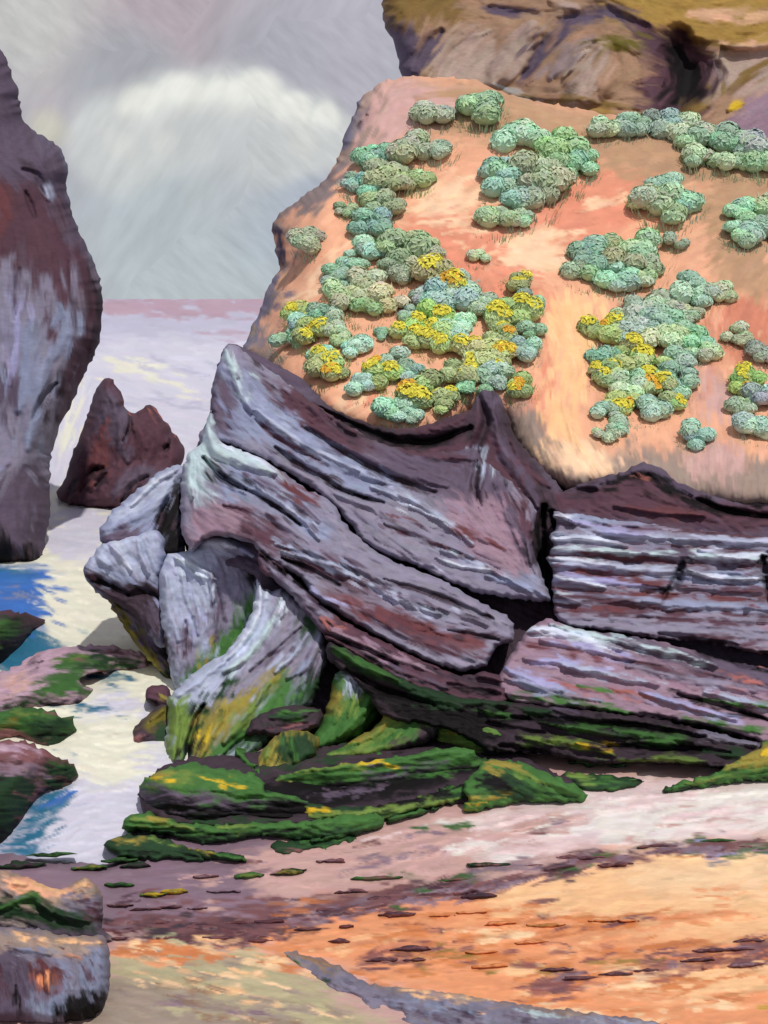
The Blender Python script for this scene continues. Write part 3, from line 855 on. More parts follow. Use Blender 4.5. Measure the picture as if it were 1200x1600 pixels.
boulder('boulder', '249,895 256,878 262,866 284,862 298,858 312,842 330,836 352,836 380,846 402,856 412,876 410,905 420,930 400,1000 360,1080 300,1110 272,1075 262,1030 252,975 248,930', 23.9, 1055, .004, 'B', '''
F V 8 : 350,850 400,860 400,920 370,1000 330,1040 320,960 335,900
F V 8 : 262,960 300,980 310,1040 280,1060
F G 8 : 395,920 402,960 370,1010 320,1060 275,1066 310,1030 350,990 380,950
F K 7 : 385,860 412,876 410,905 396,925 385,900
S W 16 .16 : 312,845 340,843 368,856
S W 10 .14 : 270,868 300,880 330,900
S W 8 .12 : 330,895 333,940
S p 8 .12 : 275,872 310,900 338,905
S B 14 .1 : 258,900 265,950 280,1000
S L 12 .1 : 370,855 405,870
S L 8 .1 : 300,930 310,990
S v 14 -.12 : 340,920 345,970 330,1020
S B 10 .1 : 285,900 300,960
S m 10 -.15 : 290,970 288,1030
S O 10 .05 : 335,1000 320,1045
S D 8 -.2 : 256,985 264,1040
S r 4 .05 : 285,862 312,842
''', 'large pale grey boulder with near white crown and green stain down its right side', group=GB, flow=1.35, rim=(14, .7))  # dark right side and white strokes paint shade and highlight
boulder('boulder', '402,905 410,918 425,925 440,918 470,938 505,955 512,975 512,1020 505,1060 488,1100 455,1130 420,1165 380,1192 340,1200 300,1202 262,1196 258,1160 262,1120 264,1092 285,1068 318,1040 352,1020 380,985 398,945', 20.2, 1196, .009, 'B', '''
F V 8 : 430,930 505,955 512,1030 480,1090 440,1060 380,1090 330,1110 380,1040 420,980
F H 7 : 262,1090 290,1095 300,1130 285,1190 262,1196
F g 6 : 300,1100 330,1090 350,1060 380,1060 330,1120 310,1180 280,1198 290,1160
F O 7 : 330,1110 380,1085 420,1050 450,1030 440,1070 380,1110 340,1160 305,1192 310,1150
F G 7 : 440,1040 460,1080 440,1120 390,1160 330,1200 305,1190 350,1150 400,1110 430,1070
F g 7 : 470,1040 505,1060 480,1110 420,1165 370,1196 400,1150 450,1110
F g 6 : 470,960 500,955 505,975 480,1000 465,990
S W 14 .16 : 408,912 400,960 380,1000 350,1030
S p 14 .14 : 440,935 420,980 390,1020 350,1050
S B 14 .12 : 268,1092 310,1062 350,1035
S W 8 .12 : 445,940 440,965
S v 10 -.15 : 470,980 430,1020 390,1050
S b 12 .1 : 505,985 480,1040 450,1060
S B 12 .12 : 480,990 460,1020 430,1050
S v 10 -.1 : 500,1020 480,1070
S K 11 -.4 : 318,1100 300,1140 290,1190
S H 18 .15 : 420,1070 390,1110 350,1160
S O 12 .12 : 350,1110 330,1150 312,1185
S Y 5 .05 : 330,1130 320,1160
S B 6 .08 : 410,1078 400,1100
S H 12 .12 : 275,1100 276,1150 270,1185
S g 10 -.2 : 400,1140 350,1180
S g 12 -.1 : 350,1070 330,1100
''', 'big leaning slab, pale lilac above and bright green moss below, at the water\'s edge', group=GB, flow=-.95, rim=(13, .7), strata=(.09, 30))  # moss darkened at lower right as painted shade, white strokes paint highlights
GM = 'moss covered rocks below the headland'
def mossy(*a, **k): return boulder(*a, cat='rock', group=GM, material=MOSSY, **k)
mossy('mossy_rock', '520,1060 535,1048 560,1044 585,1052 600,1072 598,1105 585,1130 560,1152 520,1168 490,1178 478,1165 500,1130 512,1100', 20.1, 1175, .008, 'G', '''
F G 6 : 540,1080 596,1070 590,1120 540,1160 490,1170
F B 6 : 528,1052 560,1046 572,1060 555,1090 545,1070
F O 6 : 520,1070 540,1085 530,1110 510,1115
S W 9 .1 : 535,1055 560,1055
S B 6 .08 : 545,1060 550,1092
S G 14 .12 : 585,1070 570,1110 530,1150
S g 12 -.12 : 596,1090 575,1130 540,1155
S H 8 .1 : 560,1080 545,1120
''', 'upright rounded green rock with a small grey cap, right of the big leaning slab', flow=-1.0, rim=(16, .7))
mossy('mossy_rock', '600,1100 620,1090 650,1088 678,1100 690,1112 688,1140 672,1158 640,1170 600,1182 560,1188 500,1190 480,1180 530,1168 570,1145 595,1125', 19.6, 1190, .009, 'H', '''
F e 6 : 625,1098 675,1100 688,1120 650,1115
F G 6 : 600,1150 650,1120 670,1120 640,1150 580,1170
F D 6 : 640,1150 686,1120 690,1150 650,1172 600,1180
S O 12 .1 : 620,1105 590,1140 540,1165
S B 8 .1 : 640,1104 670,1106
S Y 4 .03 : 535,1165 560,1158
S v 10 .05 : 676,1120 680,1150
S G 10 .08 : 560,1160 510,1180
''', 'low green rock with a dull grey shoulder, lying right of the upright green rock', flow=-.5, rim=(14, .5))
mossy('mossy_rock', '395,1200 410,1170 430,1150 455,1140 485,1145 500,1160 490,1185 460,1205 430,1215 400,1215', 19.1, 1215, .008, 'O', '''
F g 6 : 445,1145 490,1150 490,1185 440,1200 435,1170
S H 12 .1 : 430,1160 415,1195
S G 10 .1 : 455,1150 460,1190
S O 8 .1 : 420,1165 405,1200
''', 'small olive green rock between the leaning slab and the flat mossy ledges', flow=-.9)
mossy('mossy_rock', '395,1120 430,1105 470,1100 505,1112 500,1135 470,1150 430,1155 400,1150 380,1150', 20.3, 1155, .01, 'D', '''
S g 12 .1 : 420,1120 480,1118
S q 8 -.1 : 420,1140 480,1130
S G 7 .1 : 440,1112 490,1112
''', 'dark green and maroon stone wedged behind the small olive rock', flow=-.2)
mossy('mossy_rock', '228,1080 240,1070 262,1072 268,1090 264,1104 248,1104 232,1098', 22.6, 1104, .01, 'm', '''
S O 8 .05 : 250,1085 262,1095
S K 7 -.05 : 235,1098 250,1100
''', 'tiny maroon stone at the waterline, left of the big leaning slab', flow=0, rim=(8, .3), T=.8)
mossy('mossy_rock', '204,1160 212,1135 228,1120 245,1104 266,1100 270,1150 268,1178 250,1180 240,1165 225,1168 218,1180', 21.0, 1178, .01, 'D', '''
F o 6 : 225,1125 262,1105 262,1140 235,1150
F g 5 : 245,1135 268,1130 268,1175 245,1170
S O 8 .08 : 235,1125 255,1110
S q 8 .05 : 210,1155 230,1150
S K 8 -.1 : 220,1165 240,1160
''', 'dark ragged weedy rock at the waterline, below the tiny maroon stone', flow=-.6, rim=(10, .35), T=1)

def ledge(name, outline, h, base, art, label, group, k=1.25, zb=.26, flow=0.0, na=.04, dab=(2.6, 32, 7, .03), cat='ledge', s=2.0, rim=(6, .15), T=.8, material=None):  # black fills in the art paint shade on undersides and fronts
    r = Rock(name, outline, h, mode='ledge', zb=zb, base=base, k=k, material=material or MOSSY, rim=rim, T=T, shrink=.1, na=na, ns=40, stretch=2, flow=flow, dab=dab, art=art, s=s, jit=2.2, strata=(.12, 12), mix=7)
    return tag(r.obj, label, cat, group)
GL = 'flat mossy ledges between headland and sand'
ledge('mossy_platform', '214,1240 226,1222 262,1192 330,1182 420,1172 500,1166 600,1150 690,1132 760,1130 800,1160 830,1190 880,1212 905,1230 860,1246 800,1248 740,1258 680,1262 600,1276 560,1284 500,1290 420,1296 340,1296 260,1290 226,1272', .34, 'D', '''
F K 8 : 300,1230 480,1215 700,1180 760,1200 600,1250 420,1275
S g 14 .04 : 400,1200 560,1175
S g 14 .04 : 560,1215 680,1195 740,1190
S v 9 .03 : 480,1245 600,1232
S G 9 .03 : 640,1215 720,1200
S g 12 .03 : 260,1285 420,1288
S G 10 .03 : 760,1235 860,1240
S K 10 -.03 : 620,1170 720,1155
''', 'low black and dark green rock platform on which the mossy ledges are stacked', GL, zb=.2)
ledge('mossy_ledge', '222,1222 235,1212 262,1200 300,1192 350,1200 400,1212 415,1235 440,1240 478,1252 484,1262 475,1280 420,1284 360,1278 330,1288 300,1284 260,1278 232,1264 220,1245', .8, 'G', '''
F v 6 : 220,1230 240,1238 300,1240 400,1250 484,1255 475,1290 230,1270
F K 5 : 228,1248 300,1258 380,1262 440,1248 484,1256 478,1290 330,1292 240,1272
F H 5 : 225,1215 262,1200 300,1210 290,1226 240,1228
S O 8 .05 : 235,1212 280,1205
S Y 4 .02 : 235,1215 270,1220
S G 14 .05 : 310,1208 360,1214 400,1222
S Y 5 .02 : 312,1214 362,1224
S G 12 .04 : 330,1232 380,1240 410,1240
S v 8 .03 : 250,1235 300,1246
''', 'flat topped green mossy ledge with a thick undercut painted as black shade, beside the pale channel', GL)  # the undercut is shade painted black on the front face
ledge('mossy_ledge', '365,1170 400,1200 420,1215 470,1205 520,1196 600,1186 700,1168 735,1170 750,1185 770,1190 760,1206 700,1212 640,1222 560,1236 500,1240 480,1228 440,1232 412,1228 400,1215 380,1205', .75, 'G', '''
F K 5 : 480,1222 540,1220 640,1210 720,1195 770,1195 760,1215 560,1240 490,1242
F G 5 : 420,1210 560,1185 700,1172 740,1180 680,1196 560,1205 440,1222
F v 4 : 560,1212 640,1200 700,1194 660,1206 580,1220
S H 12 .05 : 440,1208 540,1194 600,1190
S Y 5 .02 : 545,1193 580,1190 620,1196
S O 8 .03 : 520,1190 560,1190
S G 12 .05 : 620,1186 700,1176
S O 7 .03 : 412,1226 440,1218
S v 8 .02 : 500,1185 560,1178
S Y 4 .01 : 412,1230 430,1234
''', 'long bright green ledge with yellow flecks, below the low green rock', GL, flow=-.12)
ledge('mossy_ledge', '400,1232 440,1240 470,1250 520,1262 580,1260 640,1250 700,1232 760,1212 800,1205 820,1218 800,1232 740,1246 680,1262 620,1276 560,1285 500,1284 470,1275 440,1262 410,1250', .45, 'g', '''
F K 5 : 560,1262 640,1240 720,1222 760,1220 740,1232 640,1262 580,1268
S H 10 .04 : 470,1278 560,1272 640,1262 720,1248
S Q 8 .02 : 500,1252 560,1246 620,1240
S G 10 .04 : 700,1240 760,1226
S Y 4 .01 : 480,1266 530,1268
S G 10 .03 : 430,1250 480,1262
''', 'dark ledge with a black cleft, running under the long bright green ledge', GL, flow=-.2)
ledge('mossy_ledge', '190,1296 192,1282 205,1272 230,1270 260,1278 300,1288 360,1288 420,1284 480,1282 520,1276 580,1270 600,1280 590,1296 560,1306 500,1312 440,1310 400,1306 360,1314 310,1318 270,1308 230,1300', .5, 'G', '''
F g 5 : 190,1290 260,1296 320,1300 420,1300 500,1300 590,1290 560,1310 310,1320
S H 12 .05 : 205,1280 250,1284 300,1296
S K 9 -.05 : 275,1302 320,1306 370,1304
S H 9 .04 : 340,1292 400,1290
S O 7 .03 : 230,1276 260,1284
S G 10 .04 : 480,1288 560,1280
S K 6 -.04 : 410,1300 470,1296
''', 'long low green ledge starting at a rounded nose beside the pale channel', GL, flow=.05)
ledge('mossy_ledge', '165,1325 170,1312 190,1304 230,1306 262,1312 290,1322 318,1334 322,1346 300,1346 270,1340 240,1346 200,1340 175,1334', .35, 'g', '''
S O 8 .04 : 180,1314 230,1314
S H 8 .04 : 232,1310 280,1322
S K 8 -.05 : 195,1330 250,1334
S K 6 -.04 : 260,1330 310,1340
''', 'short dark green ledge just below the rounded nose of the long low ledge', GL, flow=.25)
ledge('mossy_ledge', '420,1322 440,1314 480,1308 520,1302 556,1304 560,1314 530,1324 490,1330 450,1336 428,1332', .22, 'g', '''
S G 8 .03 : 470,1316 530,1308
S q 6 0 : 430,1328 470,1330
''', 'thin dark green patch of weedy rock on pink sand under the ledges', GL, flow=-.15)
ledge('mossy_ledge', '680,1150 690,1134 710,1128 750,1132 780,1142 800,1152 808,1168 800,1186 770,1192 740,1186 730,1175 700,1168 684,1162', .9, 'H', '''
F G 5 : 730,1135 790,1150 800,1168 760,1165 720,1155
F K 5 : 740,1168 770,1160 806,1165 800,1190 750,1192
S O 8 .04 : 695,1140 730,1142
S H 10 .05 : 700,1158 740,1160
S G 8 .05 : 760,1150 795,1158
''', 'yellowish green mossy block against the cliff foot, with a black hollow under it', GL, flow=.2)
ledge('mossy_ledge', '722,1228 745,1205 752,1190 780,1186 810,1190 840,1200 870,1214 900,1226 918,1242 915,1252 880,1254 840,1250 800,1254 760,1264 730,1272 720,1262 735,1248', .6, 'G', '''
F g 5 : 760,1205 800,1215 840,1235 820,1250 770,1245
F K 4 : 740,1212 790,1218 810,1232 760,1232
S O 10 .05 : 756,1190 800,1198 830,1214
S G 12 .05 : 830,1205 870,1228 905,1242
S H 8 .04 : 800,1200 850,1224
S Y 5 .02 : 728,1256 760,1254
S g 8 -.03 : 850,1240 900,1246
S O 7 .03 : 735,1248 790,1246
''', 'broad green ledge with an olive back, reaching out onto the pink sand', GL, flow=.4)
ledge('mossy_ledge', '872,1218 880,1208 910,1207 950,1212 985,1216 1004,1220 996,1230 960,1234 920,1236 890,1234 876,1228', .3, 'g', '''
S H 7 .03 : 885,1212 930,1214
S G 8 .03 : 920,1224 985,1222
S K 5 -.02 : 880,1220 910,1222
''', 'narrow pointed green ledge alone on pink sand', GL, flow=.08)
ledge('mossy_ledge', '1040,1232 1060,1222 1110,1212 1130,1200 1150,1185 1180,1172 1196,1160 1240,1150 1300,1200 1300,1222 1200,1220 1160,1220 1110,1228 1070,1234', .7, 'G', '''
F O 5 : 1130,1195 1190,1165 1240,1160 1240,1190 1160,1200
S Y 8 .04 : 1188,1180 1210,1168
S H 8 .04 : 1070,1224 1130,1214
S g 8 -.02 : 1110,1222 1180,1216
S K 7 -.04 : 1180,1214 1230,1216
''', 'green and golden ledge at the right edge below the striped rock', GL, flow=-.2)

for (x0, y0, x1, y1, hh, cc, lab) in [
    (600,1148,690,1168,15,'gG','dark green shelf tucked behind the bright green ledge at cliff foot'), (560,1176,650,1192,12,'KG','black edged sliver of ledge right of the low green rock'),
    (780,1196,872,1222,14,'gH','thin olive shelf stacked on the broad green ledge'), (640,1252,742,1226,14,'KG','slanting dark sliver above the broad green ledge'),
    (260,1322,350,1338,12,'gO','small broken shelf trailing right of the short dark green ledge'), (318,1334,388,1346,11,'gG','last small green shelf at the end of the broken line'),
    (600,1282,690,1262,11,'gG','green strip extending right from the long low ledge'), (480,1316,556,1302,10,'gG','weedy strip lying on the thin green patch'),
    (890,1190,985,1196,12,'gG','green strip along the cliff foot above the narrow pointed ledge'), (960,1222,1004,1222,9,'KG','tiny dark tip at the end of the narrow pointed ledge'),
    (300,1262,420,1272,14,'Kv','black shadowed shelf under the flat topped green ledge'), (420,1212,500,1206,12,'KH','olive sliver between two long green ledges'),
    (1030,1236,1090,1226,10,'gG','low green tongue left of the golden ledge')]:
    n_ = 14; an = np.linspace(0, 2 * np.pi, n_, endpoint=False); rq = np.random.default_rng(x0 + y0)
    L_ = math.hypot(x1 - x0, y1 - y0) / 2; th = math.atan2(y1 - y0, x1 - x0)
    uu = L_ * np.cos(an) * rq.uniform(.85, 1.1, n_); vv = hh / 2 * np.sin(an) * rq.uniform(.6, 1.3, n_)
    pl = np.stack([(x0 + x1) / 2 + uu * math.cos(th) - vv * math.sin(th), (y0 + y1) / 2 + uu * math.sin(th) + vv * math.cos(th)], 1)
    ledge('mossy_ledge', pl, .5, cc[0], 'S %s %.0f .03 : %d,%d %d,%d' % (cc[1], hh * .5, x0 + 8, y0 - 2, x1 - 8, y1 - 2), lab, GL, flow=th)

GR = 'low ledges in the water on the left'
ledge('reef_ledge', '-300,952 0,956 40,960 68,968 66,978 50,984 38,1005 20,1026 8,1040 -60,1050 -300,1050', .9, 'm', '''
F G 5 : -200,965 30,968 34,984 0,1010 -200,1020
F D 5 : 34,985 62,972 50,990 10,1040 -100,1050 -20,1010
F K 4 : 0,1010 28,1000 10,1038 -60,1048 -60,1020
S g 8 .03 : -40,960 30,966
''', 'dark weedy ledge in the blue water, below the tall left cliff', GR, zb=0, k=.95)
ledge('reef_ledge', '-300,1075 -40,1060 10,1046 50,1022 90,1012 150,1008 205,1016 228,1028 232,1042 200,1050 165,1050 130,1052 124,1062 140,1074 156,1086 150,1098 110,1104 70,1106 40,1108 0,1122 -300,1160', .35, 'f', '''
F f 8 : -200,1085 30,1055 70,1040 60,1075 20,1100 -200,1130
S g 12 .03 : 0,1105 60,1096 100,1100
S D 8 -.03 : 20,1060 70,1030
F N 6 : 0,1060 50,1055 40,1075 0,1085
F G 5 : 80,1028 120,1022 210,1028 228,1036 200,1046 130,1048 120,1060 130,1080 100,1090 50,1088 60,1065 90,1050
F g 4 : 130,1022 200,1028 226,1038 180,1044 140,1040
F D 4 : 50,1090 110,1094 150,1090 150,1102 80,1110 60,1104
S q 6 .02 : 125,1016 180,1018 220,1028
S R 5 .01 : 128,1050 180,1050 215,1044
S G 12 .03 : 90,1070 140,1082
S H 6 .02 : 85,1032 130,1030
S K 7 -.02 : 60,1092 100,1100
''', 'curved lilac and green ledge hooking out into the pale channel', GR, zb=0, k=.95)
ledge('reef_ledge', '-300,1110 0,1112 30,1104 60,1106 84,1116 100,1122 115,1120 116,1146 104,1160 80,1172 56,1164 30,1152 -20,1160 -300,1180', .5, 'G', '''
F g 5 : 50,1128 110,1122 116,1150 80,1172 50,1160
F q 4 : 0,1140 40,1145 60,1160 20,1160 -100,1170
S H 8 .04 : 15,1114 60,1116
S O 7 .03 : 0,1132 30,1130
S K 9 -.04 : 60,1150 104,1148
S q 5 0 : 70,1110 110,1122
''', 'rounded green topped ledge between the hooked ledge and the black one', GR, zb=0, k=.95)
ledge('reef_ledge', '-300,1160 0,1158 40,1158 70,1172 92,1184 116,1192 124,1208 116,1228 96,1240 80,1232 60,1240 48,1262 30,1290 14,1318 -20,1326 -300,1340', .75, 'q', '''
S f 12 .02 : -60,1172 20,1170 60,1182
F Q 5 : -200,1190 60,1195 60,1215 -200,1225
F g 5 : 70,1186 112,1194 124,1212 96,1238 70,1225
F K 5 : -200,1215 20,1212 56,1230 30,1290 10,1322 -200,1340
F g 5 : 0,1215 60,1220 50,1250 20,1280 -30,1300
S K 9 -.03 : 0,1188 30,1190
S K 8 -.03 : 85,1222 112,1222
S G 8 .03 : 75,1192 105,1200
''', 'maroon topped ledge with a black weedy wall dropping to blue water at lower left', GR, zb=0, k=.95)

# ================================================================= foreground stones
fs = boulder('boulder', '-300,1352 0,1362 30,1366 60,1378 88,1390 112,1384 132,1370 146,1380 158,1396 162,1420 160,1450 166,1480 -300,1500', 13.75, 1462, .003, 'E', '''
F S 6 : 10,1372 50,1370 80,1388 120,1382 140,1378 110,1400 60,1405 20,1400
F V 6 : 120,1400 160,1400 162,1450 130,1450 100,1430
F m 5 : 125,1410 155,1410 156,1440 130,1440
F v 6 : -200,1430 60,1440 160,1450 160,1490 -200,1500
F g 6 : -200,1402 0,1405 50,1396 80,1414 130,1432 150,1448 100,1452 40,1440 -200,1436
S E 9 .04 : 30,1415 60,1425
S V 9 .04 : 90,1428 130,1440
S e 10 .03 : -10,1440 40,1448
S G 14 .1 : 0,1420 50,1400 80,1425
S g 12 .08 : 60,1410 100,1430 140,1440
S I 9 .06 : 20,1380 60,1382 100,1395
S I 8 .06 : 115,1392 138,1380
S V 10 .05 : 0,1385 20,1400
S K 8 -.05 : 0,1435 60,1450
''', 'low sandstone with peach top and green weed hanging over its front, bottom left', group=None, flow=.4, rim=(22, .5), T=1.6, na=.08, k=.9, dab=(2.8, 26, 8, .03))
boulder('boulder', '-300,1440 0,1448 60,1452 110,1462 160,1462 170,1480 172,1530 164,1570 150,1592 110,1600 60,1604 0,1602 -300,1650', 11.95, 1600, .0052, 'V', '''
F E 6 : -200,1445 60,1455 165,1465 165,1490 110,1500 40,1480 -200,1475
F v 8 : -200,1480 30,1490 60,1600 -200,1640
F b 6 : 60,1500 110,1510 100,1590 50,1590
F b 6 : 130,1490 168,1480 165,1540 130,1560
F R 5 : 48,1500 90,1505 92,1550 62,1560 50,1530
F K 5 : 80,1580 110,1550 140,1550 165,1540 158,1592 100,1600
S J 9 .04 : 72,1520 76,1550
S r 8 .03 : 52,1515 56,1545
S m 10 0 : 140,1500 150,1540
S m 9 0 : 0,1510 12,1560
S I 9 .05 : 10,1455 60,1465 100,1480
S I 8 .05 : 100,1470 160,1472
S b 9 .05 : 20,1480 80,1490
S K 10 -.05 : 25,1540 30,1590
S j 6 .02 : 95,1490 120,1494
''', 'big blocky foreground boulder with rust orange stains on its grey front, bottom left', flow=1.4, rim=(24, .5), T=1.6, na=.07, k=.9, dab=(2.8, 28, 9, .03))  # black lower right corner is painted shade
r = Rock('rock_ridge', '428,1484 445,1480 490,1492 530,1508 560,1528 600,1540 660,1546 720,1552 780,1562 850,1572 930,1582 1000,1590 1080,1606 1200,1640 1200,1800 900,1800 760,1700 660,1620 610,1592 570,1578 520,1552 480,1530 452,1506', .24, mode='ledge', zb=.2, base='e', k=.95, strata=(.04, 12), jit=1.2, mix=8,
     material=STONE, rim=(10, .2), T=.6, shrink=.05, na=.07, ns=24, flow=.3, dab=(2.8, 28, 8, .02), art='''
F V 6 : 440,1486 540,1515 600,1550 700,1560 900,1590 1100,1620 900,1660 640,1600 560,1570
S b 10 .03 : 600,1562 680,1570 760,1585
S v 12 -.04 : 520,1540 560,1560
S v 12 -.04 : 700,1575 740,1590
S v 14 -.04 : 800,1590 850,1600
S E 8 .03 : 860,1584 930,1592
S t 6 .02 : 450,1488 520,1510
S E 8 .03 : 540,1516 600,1540 680,1550 760,1562
S I 5 .02 : 620,1545 700,1556 770,1566
S G 6 .01 : 430,1484 470,1500
S g 5 .01 : 480,1528 530,1552 560,1566
S B 9 .02 : 900,1588 980,1596 1060,1610
S v 12 -.02 : 600,1575 680,1590 760,1600
S p 8 .02 : 800,1576 880,1590
''')
tag(r.obj, 'long low grey ridge of rock snaking across the sand at bottom centre', 'rock')
# ================================================================= weed and pebbles on the sand
WS = [  # x, y, width, height, colours, clump
 (78,1335,60,9,'Gg','a'),(180,1345,50,10,'Gg','a'),(35,1352,60,14,'gD','a'),(140,1355,44,9,'GO','a'),(215,1352,40,10,'gD','a'),(342,1338,50,14,'gG','a'),
 (185,1382,36,10,'Gg','b'),(240,1398,34,10,'HY','b'),(272,1393,34,10,'YO','b'),(390,1368,44,12,'GH','c'),(452,1363,46,14,'gO','c'),(225,1420,40,7,'qm','b'),(185,1415,36,7,'qD','b'),(270,1416,34,7,'qm','b'),
 (310,1418,26,6,'qQ','b'),(320,1370,40,6,'qQ','c'),(350,1392,44,6,'QQ','c'),(515,1345,44,8,'qQ','c'),(250,1442,44,8,'qm','d'),(310,1448,48,9,'mq','d'),(370,1442,40,8,'qR','d'),(420,1440,50,9,'mR','d'),(210,1452,44,9,'qm','d'),(190,1466,36,7,'mq','d'),
 (260,1466,44,8,'Rq','d'),(340,1466,46,9,'mq','d'),(400,1470,40,8,'qR','d'),(550,1394,50,9,'qm','e'),(600,1405,60,10,'mq','e'),(500,1424,70,12,'qm','e'),(620,1428,50,9,'qm','e'),(690,1392,70,14,'mq','e'),(745,1400,50,9,'mD','e'),
 (715,1375,50,9,'Gq','e'),(760,1352,60,10,'gq','e'),(590,1372,60,9,'Gq','e'),(850,1352,60,10,'mq','f'),(905,1340,70,10,'qm','f'),(960,1350,44,8,'qm','f'),(1040,1322,60,9,'qm','f'),(1150,1326,70,10,'qm','f'),(1120,1314,50,6,'Gg','f'),
 (480,1452,36,7,'mq','g'),(528,1470,30,6,'qm','g'),(540,1447,22,6,'qm','g'),(640,1482,60,10,'mq','g'),(600,1500,50,10,'qm','g'),(650,1500,44,7,'mq','g'),
 (780,1442,40,7,'jJ','h'),(850,1446,60,7,'jZ','h'),(960,1438,60,7,'jJ','h'),(740,1425,44,6,'jJ','h'),(690,1430,30,6,'jJ','h'),(750,1488,40,8,'jJ','h'),(765,1510,40,8,'jJ','h'),(830,1472,40,7,'jJ','h'),
 (905,1528,60,9,'mq','i'),(960,1522,60,9,'qm','i'),(1010,1516,50,8,'mq','i'),(1130,1484,70,10,'qm','i'),(1170,1470,50,9,'mq','i'),(1160,1508,60,9,'qQ','i'),(1090,1500,50,8,'qm','i'),(870,1515,40,7,'mq','i')]
CL = dict(a='in green row below the channel', b='on pink sand beside the foreground stones', c='on bare pink sand below mossy ledges',
 d='in red drift above the pale pool', e='in the dark drift crossing mid beach', f='in dark line above the orange sand', g='on orange sand above the grey ridge',
 h='among ripples amid the orange sand', i='in dark band at lower right sand')
CN = dict(G='green', g='dark green', H='moss green', O='olive', Y='yellow green', q='dull red', m='maroon', D='black brown', R='rust red', Q='pinkish', j='burnt orange', J='orange')
ORD = ['leftmost', 'second from left', 'third from left', 'fourth from left', 'fifth from left', 'sixth from left', 'seventh from left', 'eighth from left', 'ninth from left', 'tenth from left', 'eleventh from left', 'twelfth from left']
for cl in CL:
    sub = sorted([w for w in WS if w[5] == cl])
    for i, (x, y, w, h, cc, _) in enumerate(sub):
        w *= 1.35; h *= .9
        rgp = np.random.default_rng(int(x * 7 + y)); n = 13
        an = np.linspace(0, 2 * np.pi, n, endpoint=False)
        pl = np.stack([x + w / 2 * np.cos(an) * rgp.uniform(.6, 1.15, n), y + h / 2 * np.sin(an) * rgp.uniform(.4, 1.3, n) - (x * 0) + np.cos(an) * -h * .15], 1)
        stone = cl in 'dgh' or cc[0] in 'qmRQ'
        r = Rock('beach_stone' if stone else 'seaweed_clump', pl, .10 + .003 * h + .235, mode='ledge', zb=.25, base=cc[0], k=.9, material=MOSSY, rim=(4, .05), T=.25, shrink=.1, na=.015, ns=14,
                 stretch=2, jit=.8, dab=(3, 12, 3.5, .012), s=1.6, art='S %s %.0f 0.01 : %.0f,%.0f %.0f,%.0f' % (cc[1], h * .45, x - w * .3, y, x + w * .3, y - 1))
        kind = 'flat %s stone' % CN[cc[0]] if stone else '%s seaweed clump' % CN[cc[0]]
        tag(r.obj, '%s %s, %s' % (kind, CL[cl], ORD[i]), 'stone' if stone else 'seaweed', 'flat stones strewn over the beach' if stone else 'seaweed clumps on the sand')

